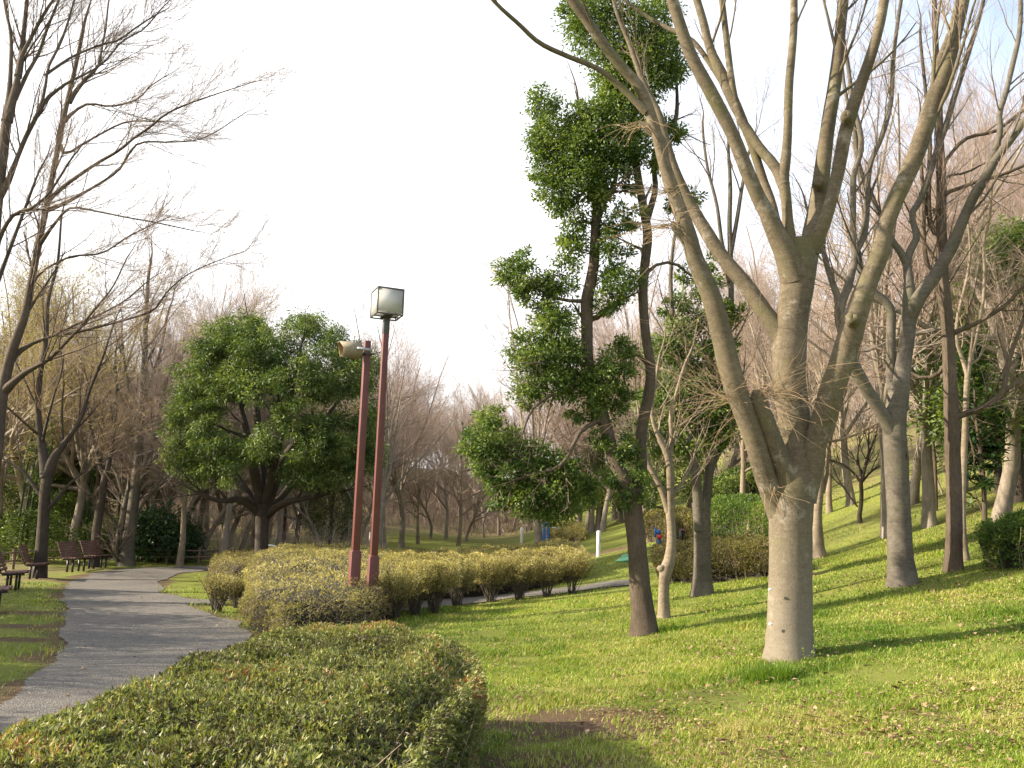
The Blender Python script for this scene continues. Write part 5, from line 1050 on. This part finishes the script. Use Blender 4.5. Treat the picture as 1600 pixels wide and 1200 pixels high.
putepx(E2,515,868,(.62,.62,.42),'small dark evergreen tree seen left of the red posts')
for i,(x,y,s) in enumerate([(-11.6,3.5,1.0),(-11.2,6.5,1.1),(-11.4,9.6,.95),(-12.2,12.8,1.1),(-13.6,15.6,1.15),(-12.5,0.0,1.1),(-15.6,18.0,1.15),(-17.4,20.6,1.2)]): pute(E0,x,y,s,'evergreen shrub of the thicket left of the path, outside the picture','evergreen thicket beside the path')
putepx(E3,1592,786,(1,1,.66),'conifer with a bare foot at the right edge of the photo'); putepx(E3,1630,800,(.9,.9,.62),'conifer just outside the right edge of the photo')
putepx(E2,1560,770,(.7,.7,.52),'round topped evergreen left of the conifer at the right edge')
putepx(E2,1585,740,(.75,.75,.6),'tall evergreen high on the slope at the right edge')
putepx(E2,940,826,(.72,.72,.5),'light green evergreen on the slope behind the slanting trunk'); putepx(E2,1040,824,(.8,.8,.6),'dark evergreen on the slope behind the knobby tree')
# broad leaved shrub and young tree on the right slope
def broad(px, py, h, r, n, label, z0=.12):
    g = G(px,py); o = thing('broadleaf_shrub',label,'shrub',g); mb = MB(); T = np.array([[0,0,-.1],[.04,0,h*.3],[-.03,.02,h*.6],[0,0,h*.95]])
    mb.add(*tubes(cat(T,9),.05*np.linspace(1,.3,9),8,.04)); P1, R1 = spawn(cat(T,9)[None],(.05*np.linspace(1,.3,9))[None],26,z0,.98,.9,r,up=.4,n=5,rr=.4,rmin=.008); mb.add(*tubes(P1,R1,5)); mb.obj('stem',M_rough,o)
    c = P1[:,2:].reshape(-1,3); c = c[rng.integers(0,len(c),n)]+rng.normal(0,.07,(n,3)); cc = np.repeat(c,8,0); ou = rng.normal(0,1,(n*8,3)); ou[:,2] = rng.uniform(-.6,.5,n*8)
    V, F = leaves(cc,.22,.32,outc=nrm(ou)*2,spread=.4,up=1.5); m2 = MB(); m2.add(V,F,np.repeat(rng.uniform(0,1,n*8),4)); m2.obj('foliage',M_big,o,rnd=True); return o
broad(1539,850,4.1,.75,150,'dark broad leaved shrub on a short stem right of the thin smooth tree')
broad(1462,800,4.2,1.3,110,'loose broad leaved shrub behind the straight rough barked tree',.45)
# stakes leaning together
g = G(1455,775); o = thing('support_stakes','three thin wooden stakes leaning together on the right slope','stakes',g)
for a in (-.55,.1,.6):
    mb = MB(); mb.add(*tubes(np.array([[a*1.3,rng.normal(0,.2),-.05],[a*.5,0,.9],[-a*.1,0,1.75]]),np.full(3,.03),6)); mb.obj('stake',M_ptwig,o)
# bamboo like culms deep left
for i,(px,py,tp) in enumerate([(22,878,640),(30,877,660),(38,876,640),(49,876,680),(128,872,600),(133,872,590),(178,870,640)]):
    g = G(px,py); h = zat(g,px+12,tp)-g[2]; a = rng.normal(.05,.03); Pt = np.array([[a*h*t*t,0,h*t-.1] for t in np.linspace(0,1,9)])
    lab = ['first','second','third','fourth'][i] + ' thin green pole stem from the left edge behind the near benches' if i < 4 else ['left one of two close thin green stems above the far benches','right one of two close thin green stems above the far benches','lone thin green stem left of the two stemmed grey tree'][i-4]
    o = thing('bamboo',lab,'bamboo',g); mb = MB(); mb.add(*tubes(Pt,.055*np.linspace(1,.4,9),7)); mb.obj('culm',M_lime,o)
    mb = MB(); P1, R1 = spawn(Pt[None],.055*np.linspace(1,.4,9)[None],14,.45,1,.7,1.2,up=.3,n=5,rr=.2,rmin=.006); mb.add(*tubes(P1,R1,3)); mb.obj('twigs',M_lime,o)
    c = P1.reshape(-1,3); c = c[rng.integers(0,len(c),500)]+rng.normal(0,.1,(500,3)); V, F = leaves(c,.13,.2,droop=.4); m2 = MB(); m2.add(V,F,np.repeat(rng.uniform(0,1,500),4)); m2.obj('foliage',M_lime,o,rnd=True)

# taller vase trees in the middle distance on the slope and brushwood on the forest floor
for px, py, k, s_, lab in [(1392,838,0,1.0,'vase shaped tree behind the dead knot tree'),(1452,822,3,.95,'pale twigged vase tree left of the straight rough tree'),(1560,815,2,1.0,'vase shaped tree between the broad leaved shrub and the conifer'),(1240,806,3,.9,'pale twigged tree hidden low behind the thick trunk'),(1330,790,3,.9,'pale twigged tree behind the little dark crooked tree'),(1425,790,4,.9,'crooked tree up the slope right of the dead knot tree')]:
    putpx(k,px,py,s_,lab,'bare trees on the right slope')
def brush(name, label, n, fx, hmin, hmax, mat, seed, r0=.018):
    r2 = np.random.default_rng(seed); xy = np.array([fx(r2) for _ in range(n)]); h = r2.uniform(hmin,hmax,n)
    b = np.column_stack([xy,H(xy[:,0],xy[:,1])-.05]); d = nrm(np.column_stack([r2.normal(0,.3,(n,2)),np.ones(n)])); P0 = [b]
    for _ in range(4): d = nrm(d+r2.normal(0,.16,(n,3))); P0.append(P0[-1]+d*(h/4)[:,None])
    Pt = np.stack(P0,1); R = r0*r2.uniform(.4,1.2,(n,1))*np.linspace(1,.4,5)[None]; mb = MB(); mb.add(*tubes(Pt,R,3))
    p2, r3 = spawn(Pt,R,6,.25,1,.6,.9,up=.3,n=4,rr=.5,rmin=.006); mb.add(*tubes(p2,r3,3)); o = mb.obj(name,mat); o['kind'] = 'stuff'; tag(o,label,'brushwood')
brush('brushwood','reddish brown brushwood on the floor of the far wood',3500,lambda r: (lambda y: (y*r.uniform(-.64,.24),y))(r.uniform(60,84)),1.0,4.0,M_ftwig,31,.03)
brush('brushwood','tangled brown brushwood under the trees beyond the path bend',1500,lambda r: (lambda y: (-y*r.uniform(.14,.66),y))(r.uniform(36,62)),.5,2.2,M_ptwig,32)
brush('brushwood','pale brushwood between the trees above the right slope',2600,lambda r: (lambda y: (y*r.uniform(.24,.66),y))(r.uniform(40,66)),.8,3.5,M_ptwig,33)
